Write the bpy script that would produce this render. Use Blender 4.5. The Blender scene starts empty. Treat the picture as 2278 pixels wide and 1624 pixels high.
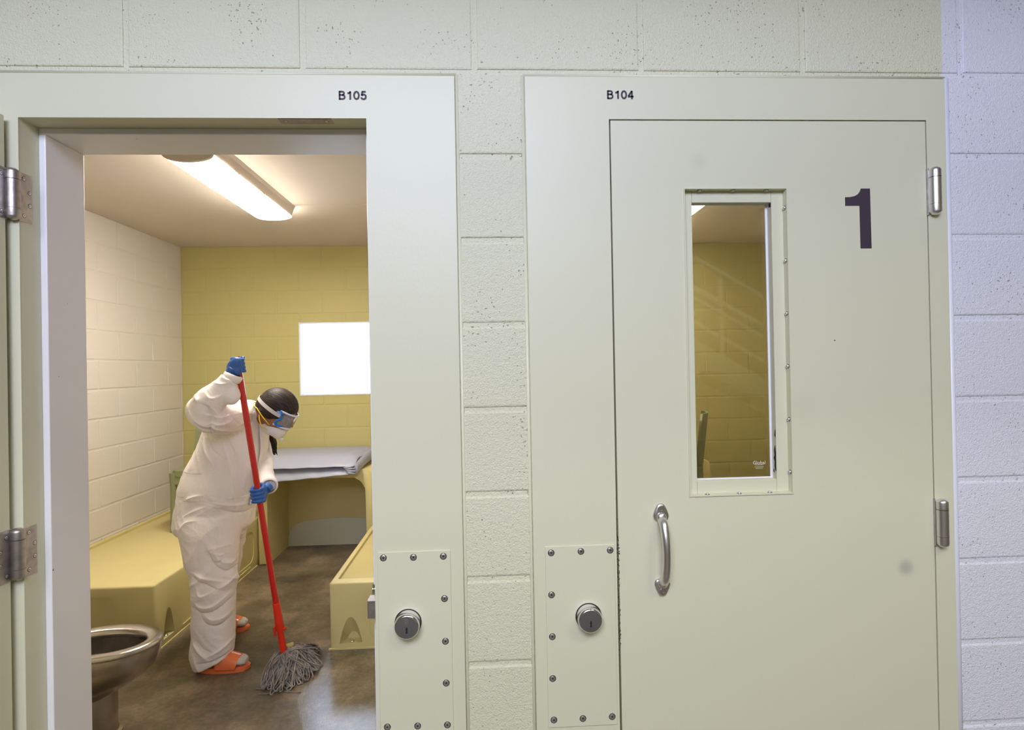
import bpy, bmesh, math, random
import numpy as np
from mathutils import Vector, Matrix, noise as mnoise

S = bpy.context.scene
COL = S.collection
PI = math.pi

# ------------------------------------------------------------------ camera
cam_d = bpy.data.cameras.new('camera')
cam = bpy.data.objects.new('camera', cam_d)
COL.objects.link(cam)
S.camera = cam
cam_d.sensor_width = 36.0
cam_d.lens = 1210.85 / 2278 * 36.0
cam_d.clip_start = 0.02
_yaw, _pit, _rol = 0.04807, 0.00462, -0.01876
_f = Vector((math.sin(_yaw) * math.cos(_pit), math.cos(_yaw) * math.cos(_pit), math.sin(_pit)))
_r = Vector((math.cos(_yaw), -math.sin(_yaw), 0))
_u = _r.cross(_f)
_R = _r * math.cos(_rol) + _u * math.sin(_rol)
_U = _u * math.cos(_rol) - _r * math.sin(_rol)
_M = Matrix((_R, _U, -_f)).transposed().to_4x4()
_M.translation = Vector((0.82679, -1.3085, 1.52186))
cam.matrix_world = _M

# ------------------------------------------------------------------ render look
S.view_settings.view_transform = 'Standard'
S.view_settings.look = 'None'
S.view_settings.gamma = 1
S.view_settings.exposure = 0.11
S.view_settings.use_curve_mapping = False

# ------------------------------------------------------------------ world (bright overcast sky, only reaches in through the cell windows)
W = bpy.data.worlds.new('sky')
S.world = W
W.use_nodes = True
_bg = W.node_tree.nodes['Background']
_bg.inputs[0].default_value = (0.52, 0.70, 1.0, 1)
_bg.inputs[1].default_value = 10.0

def area(name, loc, rot, sx, sy, power, color, portal=False):
    d = bpy.data.lights.new(name, 'AREA')
    d.shape = 'RECTANGLE'
    d.size, d.size_y = sx, sy
    d.energy = power
    d.color = color
    if portal:
        d.cycles.is_portal = True
    o = bpy.data.objects.new(name, d)
    o.location = loc
    o.rotation_euler = rot
    COL.objects.link(o)
    return o

# daylight through the high windows on the far side of the dayroom
area('clerestory_daylight', (-0.8, -8.6, 4.6), (math.radians(68), 0, 0), 6.4, 1.5, 112, (0.94, 0.95, 0.98))
# added key light close to the cells, shapes the falloff across the facade
_k = area('facade_key_light', (0.5, -2.5, 3.0), (0, 0, 0), 1.7, 0.8, 57, (0.79, 0.87, 1.24))
_k.rotation_euler = (Vector((0.8, 0.0, 1.6)) - _k.location).to_track_quat('-Z', 'Y').to_euler()
# unseen warm fill, added high up in the dayroom
area('dayroom_warm_fill', (0.2, -4.4, 5.7), (math.radians(25), 0, 0), 3.0, 1.2, 64, (1.0, 0.93, 0.62))
# added fill that brightens the stair for its reflection in the glass
area('stair_fill', (3.6, -3.4, 5.6), (math.radians(-32), 0, 0), 1.6, 0.8, 150, (1.0, 0.97, 0.88))
# sky portal of the cell window
area('window_portal', (-0.495, 3.75, 1.63), (math.radians(-90), 0, 0), 0.66, 0.66, 1, (1, 1, 1), True)

# ------------------------------------------------------------------ materials
def new_mat(name):
    m = bpy.data.materials.new(name)
    m.use_nodes = True
    nt = m.node_tree
    return m, nt, nt.nodes['Principled BSDF']

def nd(nt, t, **kw):
    n = nt.nodes.new(t)
    for k, v in kw.items():
        setattr(n, k, v)
    return n

def mat(name, col, rough=0.5, metal=0.0, bump=0.0, bscale=80.0, var=0.0, vscale=6.0, spec=0.5, coat=0.0, detail=3.0):
    m, nt, b = new_mat(name)
    b.inputs['Base Color'].default_value = (*col, 1)
    b.inputs['Roughness'].default_value = rough
    b.inputs['Metallic'].default_value = metal
    b.inputs['Specular IOR Level'].default_value = spec
    b.inputs['Coat Weight'].default_value = coat
    tc = nd(nt, 'ShaderNodeTexCoord')
    if var > 0:
        n = nd(nt, 'ShaderNodeTexNoise')
        n.inputs['Scale'].default_value = vscale
        n.inputs['Detail'].default_value = 5
        nt.links.new(tc.outputs['Object'], n.inputs['Vector'])
        cr = nd(nt, 'ShaderNodeValToRGB')
        cr.color_ramp.elements[0].position = 0.3
        cr.color_ramp.elements[1].position = 0.7
        cr.color_ramp.elements[0].color = (*[c * (1 - var) for c in col], 1)
        cr.color_ramp.elements[1].color = (*[min(1, c * (1 + var * 0.6)) for c in col], 1)
        nt.links.new(n.outputs['Fac'], cr.inputs['Fac'])
        nt.links.new(cr.outputs['Color'], b.inputs['Base Color'])
    if bump > 0:
        n = nd(nt, 'ShaderNodeTexNoise')
        n.inputs['Scale'].default_value = bscale
        n.inputs['Detail'].default_value = detail
        nt.links.new(tc.outputs['Object'], n.inputs['Vector'])
        bp = nd(nt, 'ShaderNodeBump')
        bp.inputs['Strength'].default_value = bump
        bp.inputs['Distance'].default_value = 0.002
        nt.links.new(n.outputs['Fac'], bp.inputs['Height'])
        nt.links.new(bp.outputs['Normal'], b.inputs['Normal'])
    return m

def block_mat(name, col, col2=None, xsplit=None, grain=0.9, pits=0.9, rough=0.55):
    """painted concrete block: orange-peel grain with small open pores"""
    m, nt, b = new_mat(name)
    b.inputs['Roughness'].default_value = rough
    b.inputs['Base Color'].default_value = (*col, 1)
    tc = nd(nt, 'ShaderNodeTexCoord')
    L = nt.links.new
    if col2:
        sx = nd(nt, 'ShaderNodeSeparateXYZ')
        L(tc.outputs['Object'], sx.inputs[0])
        nz = nd(nt, 'ShaderNodeTexNoise'); nz.inputs['Scale'].default_value = 60
        L(tc.outputs['Object'], nz.inputs['Vector'])
        ad = nd(nt, 'ShaderNodeMath', operation='MULTIPLY_ADD')
        L(nz.outputs['Fac'], ad.inputs[0]); ad.inputs[1].default_value = 0.006
        L(sx.outputs[0], ad.inputs[2])
        gt = nd(nt, 'ShaderNodeMath', operation='GREATER_THAN')
        L(ad.outputs[0], gt.inputs[0]); gt.inputs[1].default_value = xsplit + 0.003
        mx = nd(nt, 'ShaderNodeMix', data_type='RGBA')
        L(gt.outputs[0], mx.inputs[0])
        mx.inputs[6].default_value = (*col, 1); mx.inputs[7].default_value = (*col2, 1)
        colsock = mx.outputs[2]
    else:
        rgb = nd(nt, 'ShaderNodeRGB'); rgb.outputs[0].default_value = (*col, 1)
        colsock = rgb.outputs[0]
    n1 = nd(nt, 'ShaderNodeTexNoise'); n1.inputs['Scale'].default_value = 270; n1.inputs['Detail'].default_value = 2
    n2 = nd(nt, 'ShaderNodeTexNoise'); n2.inputs['Scale'].default_value = 100; n2.inputs['Detail'].default_value = 3
    n3 = nd(nt, 'ShaderNodeTexNoise'); n3.inputs['Scale'].default_value = 9; n3.inputs['Detail'].default_value = 2
    v = nd(nt, 'ShaderNodeTexNoise'); v.inputs['Scale'].default_value = 150; v.inputs['Detail'].default_value = 1
    for n in (n1, n2, n3, v):
        L(tc.outputs['Object'], n.inputs['Vector'])
    # pores only where the broad noise is high
    thr = nd(nt, 'ShaderNodeMapRange'); thr.inputs[1].default_value = 0.35; thr.inputs[2].default_value = 0.7
    thr.inputs[3].default_value = 0.77 + (0.1 if pits < 0.5 else 0); thr.inputs[4].default_value = 0.655 + (0.1 if pits < 0.5 else 0)
    L(n3.outputs['Fac'], thr.inputs[0])
    pit = nd(nt, 'ShaderNodeMath', operation='SUBTRACT'); L(v.outputs['Fac'], pit.inputs[0]); L(thr.outputs[0], pit.inputs[1])
    pm = nd(nt, 'ShaderNodeMath', operation='MULTIPLY', use_clamp=True); L(pit.outputs[0], pm.inputs[0]); pm.inputs[1].default_value = 18
    mm = nd(nt, 'ShaderNodeMath', operation='MULTIPLY_ADD'); L(n2.outputs['Fac'], mm.inputs[0]); mm.inputs[1].default_value = 0.9
    L(n1.outputs['Fac'], mm.inputs[2])
    h = nd(nt, 'ShaderNodeMath', operation='MULTIPLY_ADD'); L(pm.outputs[0], h.inputs[0]); h.inputs[1].default_value = -pits * 2
    L(mm.outputs[0], h.inputs[2])
    bp = nd(nt, 'ShaderNodeBump'); bp.inputs['Strength'].default_value = grain; bp.inputs['Distance'].default_value = 0.0023
    L(h.outputs[0], bp.inputs['Height']); L(bp.outputs['Normal'], b.inputs['Normal'])
    dk = nd(nt, 'ShaderNodeMix', data_type='RGBA', blend_type='MULTIPLY')
    L(pm.outputs[0], dk.inputs[0]); L(colsock, dk.inputs[6]); dk.inputs[7].default_value = (0.72, 0.70, 0.66, 1)
    L(dk.outputs[2], b.inputs['Base Color'])
    return m

CREAM = (0.72, 0.705, 0.515)
M = {}
M['facade_block'] = block_mat('painted_block_cream', CREAM, (0.78, 0.775, 0.835), 1.984)
M['white_block'] = block_mat('painted_block_white', (0.65, 0.61, 0.56), grain=0.35, pits=0.4)
M['olive_block'] = block_mat('painted_block_olive', (0.49, 0.445, 0.185), grain=0.35, pits=0.4)
M['cream'] = mat('cream_enamel', CREAM, 0.42, bump=0.10, bscale=140)
M['white_paint'] = mat('white_enamel', (0.74, 0.74, 0.80), 0.32, bump=0.08, bscale=90)
M['ceiling'] = mat('ceiling_paint', (0.62, 0.55, 0.47), 0.8, bump=0.1, bscale=120)
M['hall_wall'] = mat('hall_wall_paint', (0.50, 0.475, 0.35), 0.7)
M['hall_floor'] = mat('hall_concrete', (0.16, 0.14, 0.095), 0.5, var=0.15)
M['caulk'] = mat('painted_caulk', CREAM, 0.35, bump=0.5, bscale=45)
M['white_seal'] = mat('white_sealant', (0.80, 0.80, 0.88), 0.35, bump=0.4, bscale=45)
M['steel'] = mat('brushed_steel', (0.74, 0.72, 0.72), 0.33, 1.0, bump=0.05, bscale=200)
M['steel_dark'] = mat('worn_steel', (0.50, 0.465, 0.44), 0.42, 1.0, var=0.2, vscale=60, bump=0.08, bscale=300)
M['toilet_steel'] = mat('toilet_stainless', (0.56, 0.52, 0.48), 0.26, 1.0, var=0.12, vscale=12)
M['bowl_inside'] = mat('dark_bowl_steel', (0.20, 0.175, 0.15), 0.35, 0.9, var=0.3, vscale=14)  # darker, mottled steel tone for the inside of the bowl
M['chrome'] = mat('bright_chrome', (0.82, 0.82, 0.84), 0.14, 1.0)
M['face_metal'] = mat('matte_lock_face', (0.30, 0.30, 0.30), 0.5, 1.0, bump=0.1, bscale=400)
M['black'] = mat('black', (0.012, 0.012, 0.012), 0.7)
M['ink'] = mat('dark_lettering', (0.05, 0.032, 0.05), 0.6)
M['plastic'] = mat('ochre_moulded_plastic', (0.60, 0.52, 0.235), 0.48, bump=0.12, bscale=160, var=0.05, vscale=4)
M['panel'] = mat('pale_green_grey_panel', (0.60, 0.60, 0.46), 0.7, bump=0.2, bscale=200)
M['chair'] = mat('sage_plastic', (0.21, 0.23, 0.115), 0.45, bump=0.1, bscale=160)
M['suit'] = None
M['mattress'] = mat('grey_vinyl', (0.36, 0.385, 0.49), 0.42, bump=0.25, bscale=35)
M['glove'] = mat('blue_nitrile', (0.022, 0.105, 0.36), 0.45, bump=0.35, bscale=120)
M['red'] = mat('red_fibreglass', (0.52, 0.008, 0.006), 0.28, coat=0.3)
M['red_plastic'] = mat('red_orange_plastic', (0.72, 0.028, 0.008), 0.32)
M['orange'] = mat('orange_rubber', (0.86, 0.20, 0.065), 0.28, coat=0.2)
M['sock'] = mat('white_sock', (0.58, 0.53, 0.46), 0.9, bump=0.5, bscale=300)
M['skin'] = mat('skin', (0.30, 0.125, 0.065), 0.5, bump=0.1, bscale=200)
M['goggle_blue'] = mat('blue_goggle_plastic', (0.02, 0.16, 0.50), 0.3)
M['strap'] = mat('pale_elastic', (0.50, 0.48, 0.45), 0.7)
M['mask'] = mat('white_respirator', (0.74, 0.70, 0.66), 0.85, bump=0.3, bscale=120)
M['yellow'] = mat('yellow_elastic', (0.80, 0.52, 0.015), 0.5)
M['yarn'] = mat('grey_mop_yarn', (0.27, 0.235, 0.20), 0.95, bump=0.6, bscale=400, var=0.45, vscale=22)
M['white_trim'] = mat('window_frame_white', (0.75, 0.78, 0.85), 0.4)
M['stair'] = mat('pale_stair_paint', (0.88, 0.88, 0.82), 0.5)

def cloth_mat():
    m, nt, b = new_mat('white_coverall_fabric')
    b.inputs['Base Color'].default_value = (0.87, 0.80, 0.755, 1)
    b.inputs['Roughness'].default_value = 0.75
    tc = nd(nt, 'ShaderNodeTexCoord')
    L = nt.links.new
    n = nd(nt, 'ShaderNodeTexNoise'); n.inputs['Scale'].default_value = 7; n.inputs['Detail'].default_value = 3
    n.inputs['Distortion'].default_value = 1.6
    L(tc.outputs['Object'], n.inputs['Vector'])
    n2 = nd(nt, 'ShaderNodeTexNoise'); n2.inputs['Scale'].default_value = 26; n2.inputs['Detail'].default_value = 2
    n2.inputs['Distortion'].default_value = 0.8
    L(tc.outputs['Object'], n2.inputs['Vector'])
    a = nd(nt, 'ShaderNodeMath', operation='MULTIPLY_ADD'); a.inputs[1].default_value = 0.22
    L(n2.outputs['Fac'], a.inputs[0]); L(n.outputs['Fac'], a.inputs[2])
    bp = nd(nt, 'ShaderNodeBump'); bp.inputs['Strength'].default_value = 0.22; bp.inputs['Distance'].default_value = 0.02
    L(a.outputs[0], bp.inputs['Height']); L(bp.outputs['Normal'], b.inputs['Normal'])
    return m
M['suit'] = cloth_mat()

def hair_mat():
    m, nt, b = new_mat('dark_brown_hair')
    b.inputs['Roughness'].default_value = 0.55
    b.inputs['Specular IOR Level'].default_value = 0.3
    tc = nd(nt, 'ShaderNodeTexCoord')
    m0 = nd(nt, 'ShaderNodeMapping'); m0.inputs['Rotation'].default_value = (0, math.radians(-32.7), 0)
    mp = nd(nt, 'ShaderNodeMapping'); mp.inputs['Scale'].default_value = (9, 130, 130)
    n = nd(nt, 'ShaderNodeTexNoise'); n.inputs['Scale'].default_value = 1.0; n.inputs['Detail'].default_value = 3
    L = nt.links.new
    L(tc.outputs['Object'], m0.inputs[0]); L(m0.outputs[0], mp.inputs[0]); L(mp.outputs[0], n.inputs['Vector'])
    cr = nd(nt, 'ShaderNodeValToRGB')
    cr.color_ramp.elements[0].position = 0.35; cr.color_ramp.elements[1].position = 0.7
    cr.color_ramp.elements[0].color = (0.008, 0.005, 0.005, 1); cr.color_ramp.elements[1].color = (0.05, 0.032, 0.025, 1)
    L(n.outputs['Fac'], cr.inputs[0]); L(cr.outputs[0], b.inputs['Base Color'])
    bp = nd(nt, 'ShaderNodeBump'); bp.inputs['Strength'].default_value = 0.5; bp.inputs['Distance'].default_value = 0.004
    L(n.outputs['Fac'], bp.inputs['Height']); L(bp.outputs['Normal'], b.inputs['Normal'])
    return m
M['hair'] = hair_mat()

def floor_mat():
    """stained concrete; a strip beside the bunk is still wet from mopping"""
    m, nt, b = new_mat('stained_concrete')
    L = nt.links.new
    tc = nd(nt, 'ShaderNodeTexCoord')
    n = nd(nt, 'ShaderNodeTexNoise'); n.inputs['Scale'].default_value = 2.6; n.inputs['Detail'].default_value = 8
    n.inputs['Roughness'].default_value = 0.65
    L(tc.outputs['Object'], n.inputs['Vector'])
    cr = nd(nt, 'ShaderNodeValToRGB')
    e = cr.color_ramp.elements
    e[0].position = 0.36; e[0].color = (0.080, 0.062, 0.038, 1)
    e[1].position = 0.66; e[1].color = (0.27, 0.20, 0.125, 1)
    k = e.new(0.50); k.color = (0.145, 0.115, 0.070, 1)
    L(n.outputs['Fac'], cr.inputs[0])
    n2 = nd(nt, 'ShaderNodeTexNoise'); n2.inputs['Scale'].default_value = 45; n2.inputs['Detail'].default_value = 6; n2.inputs['Roughness'].default_value = 0.75
    L(tc.outputs['Object'], n2.inputs['Vector'])
    mx = nd(nt, 'ShaderNodeMix', data_type='RGBA', blend_type='OVERLAY'); mx.inputs[0].default_value = 0.7
    L(cr.outputs[0], mx.inputs[6]); L(n2.outputs['Fac'], mx.inputs[7])
    L(mx.outputs[2], b.inputs['Base Color'])
    # wet film: x beyond a wavy swept edge g(y)
    s = nd(nt, 'ShaderNodeSeparateXYZ'); L(tc.outputs['Object'], s.inputs[0])
    fc = nd(nt, 'ShaderNodeFloatCurve')
    mr = nd(nt, 'ShaderNodeMapRange'); mr.inputs[1].default_value = 0.6; mr.inputs[2].default_value = 2.0
    L(s.outputs[1], mr.inputs[0]); L(mr.outputs[0], fc.inputs['Value'])
    # curve value encodes g = value-0.5 (x in metres)
    cu = fc.mapping.curves[0]
    pts = [(0.6, 0.19), (1.05, 0.019), (1.156, -0.03), (1.293, -0.082), (1.40, -0.075), (1.478, -0.06), (1.56, -0.045), (1.742, -0.057), (2.0, 0.2)]
    pp = [((y - 0.6) / 1.4, x + 0.5) for y, x in pts]
    cu.points[0].location = pp[0]; cu.points[1].location = pp[-1]
    for q in pp[1:-1]:
        cu.points.new(*q)
    fc.mapping.update()
    g = nd(nt, 'ShaderNodeMath', operation='SUBTRACT'); L(s.outputs[0], g.inputs[0]); L(fc.outputs[0], g.inputs[1])
    wob = nd(nt, 'ShaderNodeTexNoise'); wob.inputs['Scale'].default_value = 25; L(tc.outputs['Object'], wob.inputs['Vector'])
    g2 = nd(nt, 'ShaderNodeMath', operation='MULTIPLY_ADD'); L(wob.outputs['Fac'], g2.inputs[0]); g2.inputs[1].default_value = 0.012; L(g.outputs[0], g2.inputs[2])
    wet = nd(nt, 'ShaderNodeMapRange'); wet.inputs[1].default_value = -0.494; wet.inputs[2].default_value = -0.486
    L(g2.outputs[0], wet.inputs[0])
    yl = nd(nt, 'ShaderNodeMapRange'); yl.inputs[1].default_value = 1.72; yl.inputs[2].default_value = 1.5
    L(s.outputs[1], yl.inputs[0])
    yl2 = nd(nt, 'ShaderNodeMapRange'); yl2.inputs[1].default_value = 0.3; yl2.inputs[2].default_value = 0.6
    L(s.outputs[1], yl2.inputs[0])
    w1 = nd(nt, 'ShaderNodeMath', operation='MULTIPLY'); L(wet.outputs[0], w1.inputs[0]); L(yl2.outputs[0], w1.inputs[1])
    # puddly roughness
    rg = nd(nt, 'ShaderNodeMapRange'); rg.inputs[3].default_value = 0.36; rg.inputs[4].default_value = 0.25
    L(w1.outputs[0], rg.inputs[0]); L(rg.outputs[0], b.inputs['Roughness'])
    sp = nd(nt, 'ShaderNodeMapRange'); sp.inputs[3].default_value = 0.35; sp.inputs[4].default_value = 0.9
    L(w1.outputs[0], sp.inputs[0]); L(sp.outputs[0], b.inputs['Specular IOR Level'])
    cw = nd(nt, 'ShaderNodeMath', operation='MULTIPLY'); L(w1.outputs[0], cw.inputs[0]); cw.inputs[1].default_value = 0.12; L(cw.outputs[0], b.inputs['Coat Weight'])
    b.inputs['Coat Roughness'].default_value = 0.12
    bh = nd(nt, 'ShaderNodeTexNoise'); bh.inputs['Scale'].default_value = 130; bh.inputs['Detail'].default_value = 4
    L(tc.outputs['Object'], bh.inputs['Vector'])
    bp = nd(nt, 'ShaderNodeBump'); bp.inputs['Strength'].default_value = 0.35; bp.inputs['Distance'].default_value = 0.0012
    L(bh.outputs['Fac'], bp.inputs['Height']); L(bp.outputs['Normal'], b.inputs['Normal'])
    return m
M['floor'] = floor_mat()

def glass_mat(name, tint=(1, 1, 1)):
    m = bpy.data.materials.new(name); m.use_nodes = True
    nt = m.node_tree; nt.nodes.clear(); L = nt.links.new
    out = nd(nt, 'ShaderNodeOutputMaterial')
    tr = nd(nt, 'ShaderNodeBsdfTransparent'); tr.inputs[0].default_value = (*tint, 1)
    gl = nd(nt, 'ShaderNodeBsdfGlossy'); gl.inputs['Roughness'].default_value = 0.03
    fr = nd(nt, 'ShaderNodeFresnel'); fr.inputs[0].default_value = 1.62
    mx = nd(nt, 'ShaderNodeMixShader')
    L(fr.outputs[0], mx.inputs[0]); L(tr.outputs[0], mx.inputs[1]); L(gl.outputs[0], mx.inputs[2]); L(mx.outputs[0], out.inputs[0])
    return m
M['glass'] = glass_mat('clear_glass', (0.55, 0.54, 0.49))
M['window_glass'] = glass_mat('cell_window_glass', (1, 1, 1))
M['goggle_clear'] = glass_mat('goggle_lens_clear', (0.96, 0.97, 0.99))
def _lens_reflection():
    # whitish reflection put in as a little pale diffuse over the clear lens
    nt = M['goggle_clear'].node_tree
    out = [n for n in nt.nodes if n.type == 'OUTPUT_MATERIAL'][0]
    src = out.inputs[0].links[0].from_socket
    df = nd(nt, 'ShaderNodeBsdfDiffuse'); df.inputs[0].default_value = (0.80, 0.84, 0.92, 1)
    m2 = nd(nt, 'ShaderNodeMixShader'); m2.inputs[0].default_value = 0.22
    nt.links.new(src, m2.inputs[1]); nt.links.new(df.outputs[0], m2.inputs[2]); nt.links.new(m2.outputs[0], out.inputs[0])
_lens_reflection()
M['etch'] = mat('etched_white', (0.75, 0.74, 0.66), 0.6)

def emit_mat():
    m, nt, b = new_mat('lit_diffuser')
    b.inputs['Base Color'].default_value = (0.9, 0.9, 0.9, 1)
    b.inputs['Emission Color'].default_value = (1.0, 0.90, 0.77, 1)
    b.inputs['Emission Strength'].default_value = 59.0
    return m
M['lamp'] = emit_mat()

def door_mat():
    """cream enamel with paint chips along the lock edge, a smudge and a tiny hole"""
    m, nt, b = new_mat('cream_door_enamel')
    L = nt.links.new
    b.inputs['Roughness'].default_value = 0.42
    tc = nd(nt, 'ShaderNodeTexCoord')
    s = nd(nt, 'ShaderNodeSeparateXYZ'); L(tc.outputs['Object'], s.inputs[0])
    # chips
    v = nd(nt, 'ShaderNodeTexNoise'); v.inputs['Scale'].default_value = 170; v.inputs['Detail'].default_value = 2
    L(tc.outputs['Object'], v.inputs['Vector'])
    band = nd(nt, 'ShaderNodeMapRange'); band.inputs[1].default_value = 1.1385; band.inputs[2].default_value = 1.1465
    band.inputs[3].default_value = 0.46; band.inputs[4].default_value = 0.9
    L(s.outputs[0], band.inputs[0])
    zc = nd(nt, 'ShaderNodeMath', operation='SUBTRACT'); L(s.outputs[2], zc.inputs[0]); zc.inputs[1].default_value = 0.98
    za = nd(nt, 'ShaderNodeMath', operation='ABSOLUTE'); L(zc.outputs[0], za.inputs[0])
    zr = nd(nt, 'ShaderNodeMapRange'); zr.inputs[1].default_value = 0.12; zr.inputs[2].default_value = 0.30; zr.inputs[4].default_value = 0.35
    L(za.outputs[0], zr.inputs[0])
    th = nd(nt, 'ShaderNodeMath', operation='ADD'); L(band.outputs[0], th.inputs[0]); L(zr.outputs[0], th.inputs[1])
    gt = nd(nt, 'ShaderNodeMath', operation='GREATER_THAN'); L(v.outputs['Fac'], gt.inputs[0]); L(th.outputs[0], gt.inputs[1])
    mx = nd(nt, 'ShaderNodeMix', data_type='RGBA')
    L(gt.outputs[0], mx.inputs[0]); mx.inputs[6].default_value = (*CREAM, 1); mx.inputs[7].default_value = (0.02, 0.015, 0.015, 1)
    prev = mx.outputs[2]
    for (px, pz, r0, r1, c) in ((1.860, 1.007, 0.004, 0.028, (0.50, 0.49, 0.38)), (1.355, 2.018, 0.004, 0.034, (0.67, 0.655, 0.48)),
                                (1.690, 1.574, 0.0014, 0.0022, (0.06, 0.05, 0.04)), (1.60, 1.41, 0.01, 0.06, (0.70, 0.685, 0.495))):
        cb = nd(nt, 'ShaderNodeCombineXYZ'); L(s.outputs[0], cb.inputs[0]); L(s.outputs[2], cb.inputs[2])
        dd = nd(nt, 'ShaderNodeVectorMath', operation='DISTANCE'); L(cb.outputs[0], dd.inputs[0]); dd.inputs[1].default_value = (px, 0, pz)
        r = nd(nt, 'ShaderNodeMapRange'); r.inputs[1].default_value = r0; r.inputs[2].default_value = r1
        r.inputs[3].default_value = 1; r.inputs[4].default_value = 0
        r.interpolation_type = 'SMOOTHSTEP'
        L(dd.outputs['Value'], r.inputs[0])
        m2 = nd(nt, 'ShaderNodeMix', data_type='RGBA'); L(r.outputs[0], m2.inputs[0]); L(prev, m2.inputs[6]); m2.inputs[7].default_value = (*c, 1)
        prev = m2.outputs[2]
    L(prev, b.inputs['Base Color'])
    n = nd(nt, 'ShaderNodeTexNoise'); n.inputs['Scale'].default_value = 140; L(tc.outputs['Object'], n.inputs['Vector'])
    bp = nd(nt, 'ShaderNodeBump'); bp.inputs['Strength'].default_value = 0.1; bp.inputs['Distance'].default_value = 0.002
    L(n.outputs['Fac'], bp.inputs['Height']); L(bp.outputs['Normal'], b.inputs['Normal'])
    return m
M['door'] = door_mat()

def chipped_white():
    m, nt, b = new_mat('chipped_white_enamel')
    L = nt.links.new
    b.inputs['Roughness'].default_value = 0.35
    tc = nd(nt, 'ShaderNodeTexCoord')
    v = nd(nt, 'ShaderNodeTexNoise'); v.inputs['Scale'].default_value = 55; v.inputs['Detail'].default_value = 4
    L(tc.outputs['Object'], v.inputs['Vector'])
    gt = nd(nt, 'ShaderNodeMath', operation='GREATER_THAN'); L(v.outputs['Fac'], gt.inputs[0]); gt.inputs[1].default_value = 0.76
    mx = nd(nt, 'ShaderNodeMix', data_type='RGBA')
    L(gt.outputs[0], mx.inputs[0]); mx.inputs[6].default_value = (0.86, 0.84, 0.84, 1); mx.inputs[7].default_value = (0.03, 0.025, 0.06, 1)
    L(mx.outputs[2], b.inputs['Base Color'])
    return m
M['chipped_white'] = chipped_white()

# ------------------------------------------------------------------ object helpers
def tag(o, label=None, cat=None, group=None, kind=None):
    if label: o['label'] = label
    if cat: o['category'] = cat
    if group: o['group'] = group
    if kind: o['kind'] = kind
    return o

def empty(name, loc=(0, 0, 0), **kw):
    o = bpy.data.objects.new(name, None)
    o.location = loc
    o.empty_display_size = 0.1
    COL.objects.link(o)
    tag(o, **kw)
    return o

def link(name, bm, m, parent=None, smooth=False, auto=None, **kw):
    me = bpy.data.meshes.new(name)
    bmesh.ops.recalc_face_normals(bm, faces=bm.faces[:])
    bm.to_mesh(me); bm.free()
    me.materials.append(m)
    if name == 'screw': me.materials.append(M['black'])
    o = bpy.data.objects.new(name, me)
    COL.objects.link(o)
    if parent is not None:
        o.parent = parent
        o.matrix_parent_inverse = Matrix.Translation(-parent.location)
    if smooth:
        if auto is None:
            me.shade_smooth()
        else:
            me.shade_smooth()
            ang = math.radians(auto)
            b2 = bmesh.new(); b2.from_mesh(me)
            for e in b2.edges:
                if len(e.link_faces) == 2 and e.calc_face_angle(0) > ang:
                    e.smooth = False
            b2.to_mesh(me); b2.free()
    tag(o, **kw)
    return o

def box(bm, x0, x1, y0, y1, z0, z1, bev=0.0, seg=2):
    r = bmesh.ops.create_cube(bm, size=1)
    vs = r['verts']
    for v in vs:
        v.co = Vector((x0 + (v.co.x + .5) * (x1 - x0), y0 + (v.co.y + .5) * (y1 - y0), z0 + (v.co.z + .5) * (z1 - z0)))
    if bev > 0:
        es = list({e for v in vs for e in v.link_edges})
        bmesh.ops.bevel(bm, geom=es, offset=bev, segments=seg, profile=0.5, affect='EDGES')
    return bm

def BX(*a, **k):
    bm = bmesh.new()
    return box(bm, *a, **k)

def prism(bm, poly, axis, a, b):
    """extrude a 2D polygon: axis 'y' -> (x,z) polygon from y=a to b; 'x' -> (y,z); 'z' -> (x,y)"""
    def P(p, t):
        return {'y': (p[0], t, p[1]), 'x': (t, p[0], p[1]), 'z': (p[0], p[1], t)}[axis]
    v0 = [bm.verts.new(P(p, a)) for p in poly]
    v1 = [bm.verts.new(P(p, b)) for p in poly]
    n = len(poly)
    bm.faces.new(v0); bm.faces.new(v1[::-1])
    for i in range(n):
        bm.faces.new((v0[i], v1[i], v1[(i + 1) % n], v0[(i + 1) % n]))
    return bm

def lathe(bm, prof, origin, axis, seg=32, up=None):
    """prof: list of (radius, height) along axis"""
    ax = Vector(axis).normalized()
    t = Vector((0, 0, 1)) if abs(ax.z) < 0.9 else Vector((1, 0, 0))
    u = ax.cross(t).normalized(); w = ax.cross(u)
    O = Vector(origin)
    rings = []
    for r, h in prof:
        if r < 1e-6:
            rings.append([bm.verts.new(O + ax * h)])
        else:
            rings.append([bm.verts.new(O + ax * h + (u * math.cos(2 * PI * i / seg) + w * math.sin(2 * PI * i / seg)) * r) for i in range(seg)])
    for a, b in zip(rings, rings[1:]):
        for i in range(seg):
            j = (i + 1) % seg
            if len(a) == 1 and len(b) == 1: continue
            if len(a) == 1: bm.faces.new((a[0], b[i], b[j]))
            elif len(b) == 1: bm.faces.new((a[i], a[j], b[0]))
            else: bm.faces.new((a[i], a[j], b[j], b[i]))
    return bm

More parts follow.
